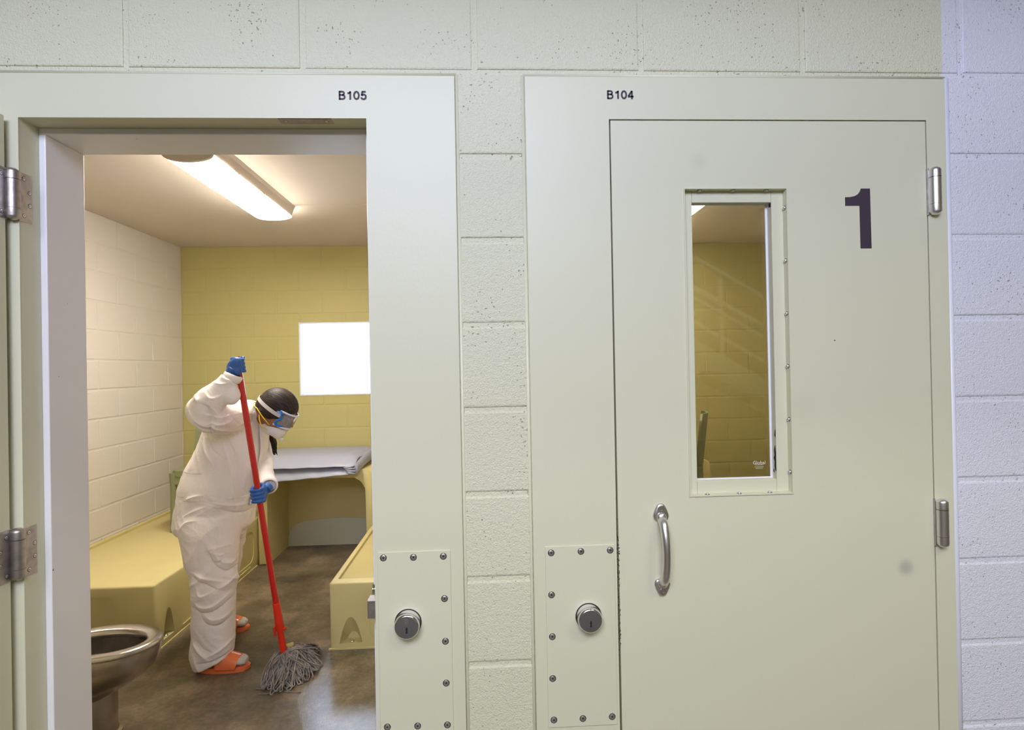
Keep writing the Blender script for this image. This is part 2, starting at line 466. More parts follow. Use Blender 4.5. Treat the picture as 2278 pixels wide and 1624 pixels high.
def tube(bm, pts, rad, seg=10, caps=True, flat=None):
    """sweep a circle along points; rad scalar or list; flat=(ku,kw) scales the section"""
    P = [Vector(p) for p in pts]
    n = len(P)
    R = rad if isinstance(rad, (list, tuple)) else [rad] * n
    T = [(P[min(i + 1, n - 1)] - P[max(i - 1, 0)]).normalized() for i in range(n)]
    t0 = T[0]
    ref = Vector((0, 0, 1)) if abs(t0.z) < 0.9 else Vector((0, 1, 0))
    u = t0.cross(ref).normalized()
    rings = []
    for i in range(n):
        u = (u - T[i] * u.dot(T[i])).normalized()
        w = T[i].cross(u)
        ku, kw = flat if flat else (1, 1)
        rings.append([bm.verts.new(P[i] + (u * math.cos(2 * PI * k / seg) * ku + w * math.sin(2 * PI * k / seg) * kw) * R[i]) for k in range(seg)])
    for a, b in zip(rings, rings[1:]):
        for i in range(seg):
            j = (i + 1) % seg
            bm.faces.new((a[i], a[j], b[j], b[i]))
    if caps:
        bm.faces.new(rings[0][::-1]); bm.faces.new(rings[-1])
    return bm

def ellipsoid(bm, c, r, rot=None, seg=24, rings=14):
    res = bmesh.ops.create_uvsphere(bm, u_segments=seg, v_segments=rings, radius=1)
    for v in res['verts']:
        p = Vector((v.co.x * r[0], v.co.y * r[1], v.co.z * r[2]))
        if rot is not None: p = rot @ p
        v.co = p + Vector(c)
    return res['verts']

def spline(pts, n):
    """Catmull-Rom through n-dim points"""
    A = np.array(pts, float)
    A = np.vstack([2 * A[0] - A[1], A, 2 * A[-1] - A[-2]])
    out = []
    for i in range(1, len(A) - 2):
        for k in range(n):
            t = k / n
            out.append(0.5 * ((2 * A[i]) + (A[i + 1] - A[i - 1]) * t + (2 * A[i - 1] - 5 * A[i] + 4 * A[i + 1] - A[i + 2]) * t * t + (-A[i - 1] + 3 * A[i] - 3 * A[i + 1] + A[i + 2]) * t ** 3))
    out.append(A[-2])
    return np.array(out)

def eval_mesh(me, mods):
    """apply modifiers to a mesh through the depsgraph and return a new mesh"""
    o = bpy.data.objects.new('tmp', me)
    COL.objects.link(o)
    extra = []
    for t, kw in mods:
        m = o.modifiers.new('m', t)
        for k, v in kw.items():
            setattr(m, k, v)
    dg = bpy.context.evaluated_depsgraph_get()
    dg.update()
    r = bpy.data.meshes.new_from_object(o.evaluated_get(dg))
    bpy.data.objects.remove(o)
    return r

def fuse(bm, voxel, smooth=6, factor=0.5):
    """melt overlapping closed shapes into one continuous skin"""
    me = bpy.data.meshes.new('fuse'); bm.to_mesh(me); bm.free()
    return eval_mesh(me, [('REMESH', dict(mode='VOXEL', voxel_size=voxel, adaptivity=0)), ('SMOOTH', dict(factor=factor, iterations=smooth))])

def place_mesh(name, me, m, parent=None, **kw):
    me.materials.clear(); me.materials.append(m)
    me.name = name
    me.shade_smooth()
    o = bpy.data.objects.new(name, me)
    COL.objects.link(o)
    if parent is not None:
        o.parent = parent
        o.matrix_parent_inverse = Matrix.Translation(-parent.location)
    tag(o, **kw)
    return o

def cut(bm, cutters):
    """boolean-difference list of cutter bmeshes from bm, returns bmesh"""
    me = bpy.data.meshes.new('c'); bmesh.ops.recalc_face_normals(bm, faces=bm.faces[:]); bm.to_mesh(me); bm.free()
    obs = []
    for c in cutters:
        cm = bpy.data.meshes.new('k'); bmesh.ops.recalc_face_normals(c, faces=c.faces[:]); c.to_mesh(cm); c.free()
        co = bpy.data.objects.new('k', cm); COL.objects.link(co); obs.append(co)
    r = eval_mesh(me, [('BOOLEAN', dict(operation='DIFFERENCE', object=co, solver='EXACT')) for co in obs])
    for co in obs: bpy.data.objects.remove(co)
    b = bmesh.new(); b.from_mesh(r)
    return b

def rrect(x0, x1, z0, z1, r, n=6, corners=(1, 1, 1, 1)):
    """rounded rectangle polygon; corners order: bl, br, tr, tl"""
    pts = []
    for (cx, cz, a0, on, qx, qz) in ((x0 + r, z0 + r, PI, corners[0], x0, z0), (x1 - r, z0 + r, 1.5 * PI, corners[1], x1, z0),
                                     (x1 - r, z1 - r, 0, corners[2], x1, z1), (x0 + r, z1 - r, 0.5 * PI, corners[3], x0, z1)):
        if on:
            for i in range(n + 1):
                a = a0 + 0.5 * PI * i / n
                pts.append((cx + r * math.cos(a), cz + r * math.sin(a)))
        else:
            pts.append((qx, qz))
    return pts

# ------------------------------------------------------------------ block walls
def sub_rect(r, h):
    a0, a1, b0, b1 = r; c0, c1, d0, d1 = h
    if c0 >= a1 or c1 <= a0 or d0 >= b1 or d1 <= b0:
        return [r]
    out = []
    if c0 > a0: out.append((a0, c0, b0, b1))
    if c1 < a1: out.append((c1, a1, b0, b1))
    m0, m1 = max(a0, c0), min(a1, c1)
    if d0 > b0: out.append((m0, m1, b0, d0))
    if d1 < b1: out.append((m0, m1, d1, b1))
    return out

def cmu_wall(name, m, u0, u1, z0, z1, to3, offs, holes=(), holes_m=None, thick=0.15, joint=0.0055, depth=0.0032, seed=0, half=0.4064, zlist=None, chamf=0.0045):
    """to3(u, d, z): d = distance into the wall. offs(row) -> joint offset"""
    rnd = random.Random(seed)
    bm = bmesh.new()
    if zlist is None:
        zs = [0.2032 * i for i in range(int(z0 / 0.2032), int(z1 / 0.2032) + 2)]
    else:
        zs = zlist
    for row, (za, zb) in enumerate(zip(zs, zs[1:])):
        o = offs(row, za)
        k0 = int(math.floor((u0 - o) / half)) - 1
        k = k0
        while o + k * half < u1:
            a, b = o + k * half, o + (k + 1) * half
            k += 1
            j = joint
            r = (max(a + j, u0), min(b - j, u1), max(za + j, z0), min(zb - j, z1))
            if r[1] - r[0] < 0.02 or r[3] - r[2] < 0.02: continue
            rs = [r]
            for h in holes:
                rs = [q for x in rs for q in sub_rect(x, h)]
            for (a0, a1, c0, c1) in rs:
                if a1 - a0 < 0.012 or c1 - c0 < 0.012: continue
                ch = min(chamf, (a1 - a0) / 4, (c1 - c0) / 4)
                jj = [rnd.uniform(-0.0008, 0.0008) for _ in range(4)]
                dz = rnd.uniform(-0.0006, 0.0006)
                outer = [(a0 + jj[0], c0 + jj[2]), (a1 + jj[1], c0 + jj[2]), (a1 + jj[1], c1 + jj[3]), (a0 + jj[0], c1 + jj[3])]
                inner = [(a0 + ch, c0 + ch), (a1 - ch, c0 + ch), (a1 - ch, c1 - ch), (a0 + ch, c1 - ch)]
                mid = [((p[0] * .7 + q[0] * .3), (p[1] * .7 + q[1] * .3)) for p, q in zip(outer, inner)]
                vb = [bm.verts.new(to3(p[0], depth + 0.004, p[1])) for p in outer]
                vm = [bm.verts.new(to3(p[0], 0.0012 + dz, p[1])) for p in mid]
                vi = [bm.verts.new(to3(p[0], dz, p[1])) for p in inner]
                bm.faces.new(vi)
                for A, B in ((vb, vm), (vm, vi)):
                    for i in range(4):
                        bm.faces.new((A[i], A[(i + 1) % 4], B[(i + 1) % 4], B[i]))
    # mortar body
    rs = [(u0, u1, z0, z1)]
    for h in (holes_m if holes_m is not None else holes):
        rs = [q for x in rs for q in sub_rect(x, h)]
    for (a0, a1, c0, c1) in rs:
        vs = []
        for d in (depth, thick):
            vs.append([bm.verts.new(to3(p[0], d, p[1])) for p in ((a0, c0), (a1, c0), (a1, c1), (a0, c1))])
        bm.faces.new(vs[0]); bm.faces.new(vs[1])
        for i in range(4):
            bm.faces.new((vs[0][i], vs[0][(i + 1) % 4], vs[1][(i + 1) % 4], vs[1][i]))
    return link(name, bm, m, kind='structure')

# ---- front wall of the cells (seen from the dayroom)
FRAMES = [(-0.30, 0.770, 0, 2.2290), (0.927, 1.990, 0, 2.2290)]
FRM = [(-0.29, 0.762, -0.01, 2.2225), (0.935, 1.984, -0.01, 2.2225)]
cmu_wall('wall_front', M['facade_block'], -3.2, 4.6, 0, 3.0, lambda u, d, z: (u, d, z),
         lambda row, z: (0.0 if int(round(z / 0.2032)) % 2 == 1 else 0.2032) if z > 2.2 else 0.2032, FRAMES, FRM, thick=0.178, seed=3)
XL, XR, YB, ZC = -1.834, 0.75, 3.6, 2.634
MIR = 2 * 0.847
def mx(x): return MIR - x
TR = 2.74            # the second cell repeats the first this far to the right
# ---- walls of the two cells
par = lambda row, z: 0.0 if row % 2 else 0.2032
WIN = (-0.822, -0.168, 1.306, 1.956)
WINm = (-0.822 + TR, -0.168 + TR, 1.306, 1.956)
zb = [0.2032 * i for i in range(0, 15)]
cmu_wall('wall_left', M['white_block'], 0.178, YB + 0.19, 0, ZC, lambda u, d, z: (XL - d, u, z), lambda row, z: (0.13 if row % 2 else 0.333), seed=5, thick=0.2)
cmu_wall('wall_back', M['olive_block'], XL, mx(XL), 0, ZC, lambda u, d, z: (u, YB + d, z), par, [WIN, WINm], seed=6, thick=0.2, depth=0.0025)
cmu_wall('wall_middle', M['white_block'], 0.178, YB, 0, ZC, lambda u, d, z: (XR + d, u, z), par, seed=7, thick=2 * (0.847 - XR) )
cmu_wall('wall_right', M['white_block'], 0.178, YB + 0.19, 0, ZC, lambda u, d, z: (mx(XL) + d, u, z), par, seed=8, thick=0.2)
# cut-course joint beside the window
bm = BX(-1.0, XR, YB - 0.0008, YB + 0.002, 1.1375, 1.1415)
link('trim_4', bm, M['olive_block'], kind='structure')

link('floor', BX(XL - 0.2, mx(XL) + 0.2, 0.0, YB + 0.2, -0.1, 0.0), M['floor'], kind='structure')
link('floor', BX(-7, 9, -9.2, 0.0, -0.1, 0.0), M['hall_floor'], kind='structure')
link('ceiling', BX(XL - 0.2, mx(XL) + 0.2, 0.1785, YB + 0.2, ZC, ZC + 0.12), M['ceiling'], kind='structure')
# joint line in the cell ceiling slab
link('trim_5', BX(-0.45, XR, 2.374, 2.378, ZC - 0.0015, ZC + 0.001), M['ceiling'], kind='structure')
# ---- the dayroom behind the camera
link('wall_hall_back', BX(-7.2, 9.2, -9.4, -9.2, 0, 6.2), M['hall_wall'], kind='structure')
link('wall_hall_left', BX(-7.2, -7.0, -9.2, 0.0, 0, 6.2), M['hall_wall'], kind='structure')
link('wall_hall_right', BX(9.0, 9.2, -9.2, 0.0, 0, 6.2), M['hall_wall'], kind='structure')
bm = BX(-7.0, -3.2, 0.0, 0.178, 0, 6.2); box(bm, 4.6, 9.0, 0.0, 0.178, 0, 6.2); box(bm, -3.2, 4.6, 0.0, 0.178, 3.0, 6.2)
link('wall_hall_front', bm, M['hall_wall'], kind='structure')
link('ceiling', BX(-7.2, 9.2, -9.4, 0.178, 6.2, 6.3), M['hall_wall'], kind='structure')
# upper walkway slab that overhangs the cell fronts
link('ceiling', BX(-7.0, 9.0, -1.16, 0.0, 2.78, 3.0), M['hall_wall'], kind='structure')

# ---- cell window
def cell_window(name, sx):
    x0, x1 = (WIN[0], WIN[1]) if sx > 0 else (WINm[0], WINm[1])
    w = empty(name, ((x0 + x1) / 2, YB, WIN[2]), kind='structure')
    bm = bmesh.new(); t = 0.012
    box(bm, x0, x0 + t, YB - 0.004, YB + 0.19, WIN[2], WIN[3]); box(bm, x1 - t, x1, YB - 0.004, YB + 0.19, WIN[2], WIN[3])
    box(bm, x0 + t, x1 - t, YB - 0.004, YB + 0.19, WIN[2], WIN[2] + t); box(bm, x0 + t, x1 - t, YB - 0.004, YB + 0.19, WIN[3] - t, WIN[3])
    link('window_frame', bm, M['white_trim'], w)
    link('window_pane', BX(x0 + t, x1 - t, YB + 0.05, YB + 0.056, WIN[2] + t, WIN[3] - t), M['window_glass'], w)
    return w
cell_window('window_1', 1)
cell_window('window_2', -1)

# ------------------------------------------------------------------ door frames
OPEN = (-0.241, 0.5555, 2.1215)       # left opening
OPR = (1.1345, 1.9370, 2.1215)        # right opening
FY = -0.004                           # frame face plane

def glyph_strokes(ch):
    if ch == '1': return [[(0.46, 0), (0.46, 0.98)], [(0.5, 0.90), (0.38, 0.80), (0.14, 0.72)]]
    if ch == '0': return [[(0.36 + 0.27 * math.cos(a), 0.5 + 0.425 * math.sin(a)) for a in np.linspace(0, 2 * PI, 33)]]
    if ch == '4': return [[(0.50, 0), (0.50, 0.98)], [(0.48, 0.93), (0.07, 0.32)], [(0.02, 0.29), (0.70, 0.29)]]
    if ch == '5': return [[(0.62, 0.925), (0.20, 0.925)], [(0.22, 0.95), (0.15, 0.47)],
                          [(0.15, 0.50), (0.25, 0.58), (0.37, 0.61), (0.50, 0.58), (0.60, 0.48), (0.63, 0.34), (0.59, 0.19), (0.48, 0.09), (0.35, 0.065), (0.22, 0.10), (0.13, 0.19), (0.09, 0.28)]]
    if ch == 'B': return [[(0.10, 0), (0.10, 1.0)], [(0.08, 0.93), (0.42, 0.93), (0.55, 0.89), (0.61, 0.80), (0.61, 0.70), (0.55, 0.60), (0.42, 0.55), (0.08, 0.55)],
                          [(0.42, 0.55), (0.59, 0.50), (0.67, 0.40), (0.67, 0.24), (0.60, 0.12), (0.45, 0.07), (0.08, 0.07)]]
def stroke(bm, pts, w, to3):
    P = [Vector((p[0], p[1])) for p in pts]
    L_, R_ = [], []
    for i in range(len(P)):
        a = P[max(i - 1, 0)]; b = P[min(i + 1, len(P) - 1)]
        if i == len(P) - 1 and (P[0] - P[-1]).length < 1e-4: a, b = P[-2], P[1]
        if i == 0 and (P[0] - P[-1]).length < 1e-4: a, b = P[-2], P[1]
        t = (b - a).normalized(); n = Vector((-t.y, t.x)) * w / 2
        L_.append(bm.verts.new(to3(P[i] + n))); R_.append(bm.verts.new(to3(P[i] - n)))
    for i in range(len(P) - 1):
        bm.faces.new((L_[i], L_[i + 1], R_[i + 1], R_[i]))
def lettering(name, text, x0, z0, h, adv, y, parent, w=0.205):
    bm = bmesh.new()
    x = x0
    for k, ch in enumerate(text):
        for s in glyph_strokes(ch):
            stroke(bm, s, w, lambda p, x=x: (x + p.x * h, y - 0.0001 * k, z0 + p.y * h))
        x += adv * (1.06 if ch == 'B' else 1.0)
    r = bmesh.ops.extrude_face_region(bm, geom=bm.faces[:])
    for v in r['geom']:
        if isinstance(v, bmesh.types.BMVert): v.co.y -= 0.0004
    return link(name, bm, M['ink'], parent)

def frame_body(o, outer, name, open_side):
    x0, x1, zt = o; X0, X1 = outer
    bm = bmesh.new()
    # face of the frame with rebate: jambs and head as closed profiles (cream part, y FY..0.055)
    e = 0.055
    prism(bm, [(X0, 0), (x0, 0), (x0, zt), (x1, zt), (x1, 0), (X1, 0), (X1, 2.2235), (X0, 2.2235)], 'y', FY, 0.178)
    es = [ed for ed in bm.edges if all(abs(v.co.y - FY) < 1e-6 for v in ed.verts)]
    bmesh.ops.bevel(bm, geom=es, offset=0.0015, segments=2, profile=0.5, affect='EDGES')
    return bm
def frame(name, o, outer, text, tx, tz):
    X0, X1 = outer; x0, x1, zt = o
    fr = empty(name, ((X0 + X1) / 2, 0, 0), kind='structure')
    link('frame_face', frame_body(o, outer, name, 0), M['cream'], fr)
    # white painted stop and inner reveal
    bm = bmesh.new(); t = 0.016
    box(bm, x0, x0 + t, 0.055, 0.182, 0, zt - t, bev=0.002)
    box(bm, x1 - t, x1, 0.055, 0.182, 0, zt - t, bev=0.002)
    box(bm, x0, x1, 0.055, 0.182, zt - t, zt, bev=0.002)
    link('door_stop', bm, M['chipped_white'], fr, label='white painted door stop with chipped paint')
    # sealant bead between frame and blocks
    bm = bmesh.new()
    for xx in ((X0 - 0.005, X1 + 0.005) if X1 < 1.5 else (X0 - 0.005,)):
        tube(bm, [(xx, 0.0035, 0), (xx, 0.0035, 1.1), (xx, 0.0035, 2.228)], 0.0048, 8)
    tube(bm, [(X0 - 0.004, 0.0035, 2.228), (X1 + 0.004, 0.0035, 2.228)], 0.0045, 8)
    link('sealant_bead', bm, M['caulk'] , fr, smooth=True)
    if X1 > 1.5:
        b3 = bmesh.new()
        tube(b3, [(X1 + 0.006, 0.004, 0), (X1 + 0.0065, 0.004, 1.1), (X1 + 0.006, 0.004, 2.226)], 0.0085, 10)
        link('sealant_bead', b3, M['white_seal'], fr, smooth=True, label='white sealant bead')
    lettering('room_number', text, tx, tz, 0.0205, 0.0166, FY - 0.0002, fr)
    return fr
fr1 = frame('trim_1', OPEN, (-0.292, 0.7645), 'B105', 0.4905, 2.1640)
fr2 = frame('trim_2', OPR, (0.9325, 1.9865), 'B104', 1.1325, 2.1690)

def screw_bm(c, nrm, r=0.0072, dome=0.0012, recess=True):
    bm = bmesh.new()
    prof = [(r, 0.0), (r * 0.97, dome * 0.6), (r * 0.86, dome), (r * 0.34, dome * 1.05), (r * 0.30, dome * 0.2), (0, dome * 0.15)]
    lathe(bm, prof, c, nrm, 20)
    k = len(bm.faces)
    bm.faces.ensure_lookup_table()
    # dark countersink ring and socket get the second material slot
    lathe(bm, [(r * 1.22, -0.0001), (r * 1.22, 0.00015), (r * 1.0, 0.0002)], c, nrm, 20)
    bm.faces.ensure_lookup_table()
    C_ = Vector(c); N_ = Vector(nrm)
    for i, f in enumerate(bm.faces):
        d = f.calc_center_median() - C_
        rad = (d - N_ * d.dot(N_)).length
        f.material_index = 1 if (i >= k or rad < r * 0.315) else 0
    return bm
def screw(c, nrm, parent, r=0.0072, dome=0.0012, m=None):
    s = link('screw', screw_bm(c, nrm, r, dome), m or M['steel'], parent, smooth=True, auto=40)
    # dark socket and dark ring around the head
    return s
def lock_plate(x0, x1, z0, z1, screws, cyl, parent, stamp=None):
    pl = link('lock_plate', BX(x0, x1, FY - 0.0026, FY + 0.0005, z0, z1, bev=0.0008, seg=1), M['cream'], parent)
    for (sx, sz) in screws:
        bm = screw_bm((sx, FY - 0.0026, sz), (0, -1, 0), 0.0066, 0.0010)
        s = link('screw', bm, M['steel'], pl, smooth=True, auto=40)
        # countersink ring
    cx, cz = cyl
    y = FY - 0.0026
    bm = bmesh.new()
    lathe(bm, [(0.0318, -0.0005), (0.0318, 0.0006), (0.030, 0.0006)], (cx, y, cz), (0, -1, 0), 48)
    c = link('lock_cylinder', bm, M['black'], parent)
    bm = bmesh.new()
    lathe(bm, [(0.0305, 0.0), (0.0305, 0.002), (0.0290, 0.018), (0.0292, 0.0185), (0.0292, 0.0215), (0.0288, 0.024), (0.0262, 0.0268), (0.0255, 0.0270)], (cx, y, cz), (0, -1, 0), 64)
    link('collar', bm, M['chrome'], c, smooth=True, auto=35)
    bm = bmesh.new()
    lathe(bm, [(0.0256, 0.0268), (0.0250, 0.0274), (0.0122, 0.0276), (0.0122, 0.0270), (0.0116, 0.0270), (0.0116, 0.0280), (0, 0.0281)], (cx, y, cz), (0, -1, 0), 64)
    # plug sits low on the face
    for v in bm.verts:
        rr = math.hypot(v.co.x - cx, v.co.z - cz)
        if rr < 0.0125: v.co.z -= 0.0065
    link('lock_face', bm, M['face_metal'], c, smooth=True, auto=30)
    bm = bmesh.new()
    yk = y - 0.0283
    prism(bm, [(cx - 0.0016, cz - 0.0135), (cx + 0.0018, cz - 0.0135), (cx + 0.0026, cz - 0.0105), (cx + 0.0020, cz - 0.0065), (cx + 0.0027, cz - 0.003), (cx + 0.0016, cz + 0.0012), (cx - 0.0006, cz + 0.0014), (cx - 0.0014, cz - 0.0015), (cx - 0.0024, cz - 0.004), (cx - 0.0012, cz - 0.008), (cx - 0.0024, cz - 0.0105)], 'y', yk, yk + 0.001)
    link('keyway', bm, M['black'], c)
    if stamp:
        bm = bmesh.new(); h = 0.0105; q = 0.0090
        for s in ([(0.1, 1.0), (0.85, 1.0), (0.85, 0.82), (0.32, 0.82), (0.32, 0.62), (0.85, 0.62), (0.85, 0.05), (0.1, 0.05)],
                  [(0.1, 1.0), (0.1, 0.42), (0.60, 0.42), (0.60, 0.25), (0.1, 0.25)]):
            for a, b in zip(s, s[1:]):
                stroke(bm, [a, b], 0.07, lambda p: (cx - q / 2 + p.x * q, y - 0.0277, cz + 0.0085 + p.y * h * 1.15))
        link('stamped_mark', bm, M['steel'], c)
    return pl
xs1 = [(0.5765, 1.0775), (0.647, 1.0765), (0.7175, 1.0765), (0.7185, 0.976), (0.719, 0.875), (0.719, 0.776), (0.579, 0.679), (0.650, 0.678), (0.720, 0.677)]
xs2 = [(0.975, 1.0755), (1.047, 1.0765), (1.118, 1.077), (0.974, 0.975), (0.974, 0.875), (0.973, 0.775), (0.974, 0.676), (1.044, 0.676), (1.115, 0.677)]
lock_plate(0.5625, 0.7345, 0.6575, 1.0905, xs1, (0.632, 0.9235), fr1, True)
lock_plate(0.9605, 1.1285, 0.6575, 1.0905, xs2, (1.0625, 0.9205), fr2)

# contact plate under the head of the open doorway
bm = bmesh.new()
prism(bm, [(0.346, 0.0005), (0.470, 0.0005), (0.470, 0.0265), (0.346, 0.0265)], 'z', 2.1200, 2.1218)
ph = link('contact_plate', bm, M['steel_dark'], fr1)
for x in (0.361, 0.456):
    link('screw', screw_bm((x, 0.0135, 2.1200), (0, 0, -1), 0.0045, 0.0008), M['steel'], ph, smooth=True, auto=40)
# latch box and roller on the strike jamb
lb = bmesh.new(); box(lb, 0.5330, 0.5565, 0.012, 0.046, 0.927, 0.9705, bev=0.0012)
link('latch_bolt', lb, M['steel_dark'], fr1)
lb = bmesh.new(); box(lb, 0.5445, 0.5565, 0.016, 0.040, 0.982, 0.996, bev=0.001)
lathe(lb, [(0.0, 0.0), (0.006, 0.0), (0.006, 0.008), (0, 0.008)], (0.5485, 0.028, 0.9965), (0, 0, 1), 16)
link('roller_catch', lb, M['chrome'], fr1, smooth=True, auto=30)

# hinge: barrel + two leaves
def hinge_barrel(bm, px, py, z0, z1, r=0.0135):
    h = (z1 - z0)
    lathe(bm, [(0, 0.0), (r * .5, 0.001), (r * .95, 0.006), (r, 0.009), (r, h * .22)], (px, py, z0), (0, 0, 1), 24)
    lathe(bm, [(r * .9, h * .22), (r, h * .225), (r, h * .775), (r * .9, h * .78)], (px, py, z0), (0, 0, 1), 24)
    lathe(bm, [(r, h * .785), (r, h - 0.009), (r * .95, h - 0.006), (r * .5, h - 0.001), (0, h)], (px, py, z0), (0, 0, 1), 24)

# ------------------------------------------------------------------ closed door (B104)
d1 = empty('door_1', ((OPR[0] + OPR[1]) / 2, 0, 0), kind='structure')
DX0, DX1, DZ1 = 1.1400, 1.9345, 2.1175
VO = (1.3165, 1.5770, 1.1985, 1.9525)     # vision panel outer hole
SL = bmesh.new()
for (a, b, c, d) in [(DX0, VO[0], 0.01, DZ1), (VO[1], DX1, 0.01, DZ1), (VO[0], VO[1], 0.01, VO[2]), (VO[0], VO[1], VO[3], DZ1)]:
    box(SL, a, b, -0.002, 0.045, c, d)
bmesh.ops.remove_doubles(SL, verts=SL.verts[:], dist=1e-6)
link('door_slab', SL, M['door'], d1)
# stop angles with a thin standing edge, flat glazing strip and inner reveal
vf = bmesh.new()
def ring(bm, o, i, y0, y1):
    """rect ring between outer rect o and inner rect i, thickness y0..y1"""
    (a0, a1, b0, b1), (c0, c1, e0, e1) = o, i
    box(bm, a0, c0, y0, y1, b0, b1); box(bm, c1, a1, y0, y1, b0, b1)
    box(bm, c0, c1, y0, y1, b0, e0); box(bm, c0, c1, y0, y1, e1, b1)
t = 0.0028
VI = (VO[0] + t, VO[1] - t, VO[2] + t, VO[3] - t)
ring(vf, VO, VI, -0.0045, 0.016)
vision = link('vision_panel_frame', vf, M['cream'], d1)
IN = (1.3435, 1.5440, 1.2325, 1.9215)
vf = bmesh.new()
g = 0.0006
box(vf, VI[0], IN[0] - g, 0.0135, 0.032, VI[2], VI[3], bev=0.0006, seg=1)
box(vf, IN[1] + g, VI[1], 0.0135, 0.032, VI[2], VI[3], bev=0.0006, seg=1)
box(vf, IN[0], IN[1], 0.0135, 0.032, VI[2], IN[2], bev=0.0006, seg=1)
box(vf, IN[0], IN[1], 0.0135, 0.032, IN[3], VI[3], bev=0.0006, seg=1)
link('glazing_strip', vf, M['cream'], vision)
vf = bmesh.new()
GL = (IN[0] - 0.001, IN[1] + 0.001, IN[2] - 0.001, IN[3] + 0.001)
ring(vf, (GL[0] - .004, GL[1] + .004, GL[2] - .004, GL[3] + .004), GL, 0.032, 0.0385)
# pale sealant fillet along the pane
ring(vf, GL, (GL[0] + 0.001, GL[1] - 0.0045, GL[2] + 0.003, GL[3] - 0.001), 0.036, 0.0385)
link('glazing_seal', vf, M['chipped_white'], vision)
glass = link('window_glass', BX(GL[0] - .003, GL[1] + .003, 0.0386, 0.0446, GL[2] - .003, GL[3] + .003), M['glass'], vision)
for z in (1.905, 1.774, 1.643, 1.512, 1.381, 1.2505):
    link('screw', screw_bm((VI[1], 0.0055, z), (-1, 0, 0), 0.0046, 0.0032), M['steel'], vision, smooth=True, auto=40)
for x in (1.360, 1.444, 1.528):
    link('screw', screw_bm((x, 0.0055, VI[3]), (0, 0, -1), 0.0048, 0.0032), M['steel'], vision, smooth=True, auto=40)
for x in (1.364, 1.444, 1.521):
    link('screw', screw_bm((x, 0.0045, VI[2]), (0, 0, 1), 0.0048, 0.0032), M['steel'], vision, smooth=True, auto=40)
bm = bmesh.new()
for pl_ in ([(0.0165, 1.252), (0.021, 1.262), (0.0195, 1.275), (0.024, 1.283), (0.020, 1.291), (0.0215, 1.303), (0.017, 1.316), (0.0145, 1.300), (0.0145, 1.252)], [(0.0145, 1.335), (0.019, 1.341), (0.0165, 1.352), (0.0145, 1.356)], [(0.0225, 1.247), (0.027, 1.249), (0.0255, 1.256), (0.023, 1.254)], [(0.0145, 1.910), (0.024, 1.913), (0.022, 1.920), (0.0145, 1.921)]):
    prism(bm, [(y + 0.001, z) for y, z in pl_], 'x', IN[1] - 0.0004, IN[1] + 0.0002)
link('chipped_paint', bm, M['black'], vision)
# etched maker's mark in the corner of the pane
def text_obj(name, s, x, y, z, size, m, parent):
    cu = bpy.data.curves.new(name, 'FONT'); cu.body = s; cu.size = size; cu.align_x = 'CENTER'; cu.resolution_u = 3
    tmp = bpy.data.objects.new('t', cu); COL.objects.link(tmp)
    dg = bpy.context.evaluated_depsgraph_get(); dg.update()
    me = bpy.data.meshes.new_from_object(tmp.evaluated_get(dg)); bpy.data.objects.remove(tmp)
    for v in me.vertices: v.co = Vector((x + v.co.x, y, z + v.co.y))
    me.materials.clear(); me.materials.append(m)
    o = bpy.data.objects.new(name, me); COL.objects.link(o); o.parent = parent; o.matrix_parent_inverse = Matrix.Translation(-parent.location)
    return o
text_obj('etched_mark', 'Global', 1.513, 0.0384, 1.2655, 0.0125, M['etch'], vision)
bm = bmesh.new()
for k, (w, z) in enumerate(((0.021, 1.2635), (0.024, 1.2585), (0.019, 1.2550))):
    for j in range(9):
        xa = 1.513 - w / 2 + w * j / 9
        box(bm, xa, xa + w / 9 * 0.62, 0.0383, 0.0385, z, z + 0.0011)
link('etched_lines', bm, M['etch'], vision)
# big numeral 1
poly = [(1.7610, 1.8010), (1.7895, 1.8010), (1.7885, 1.9500), (1.7650, 1.9500), (1.7625, 1.9430), (1.7570, 1.9360), (1.7490, 1.9315), (1.7380, 1.9290), (1.7240, 1.9285), (1.7240, 1.9070), (1.7605, 1.9070)]
link('door_numeral', prism(bmesh.new(), poly, 'y', -0.0024, -0.0019), M['ink'], d1)
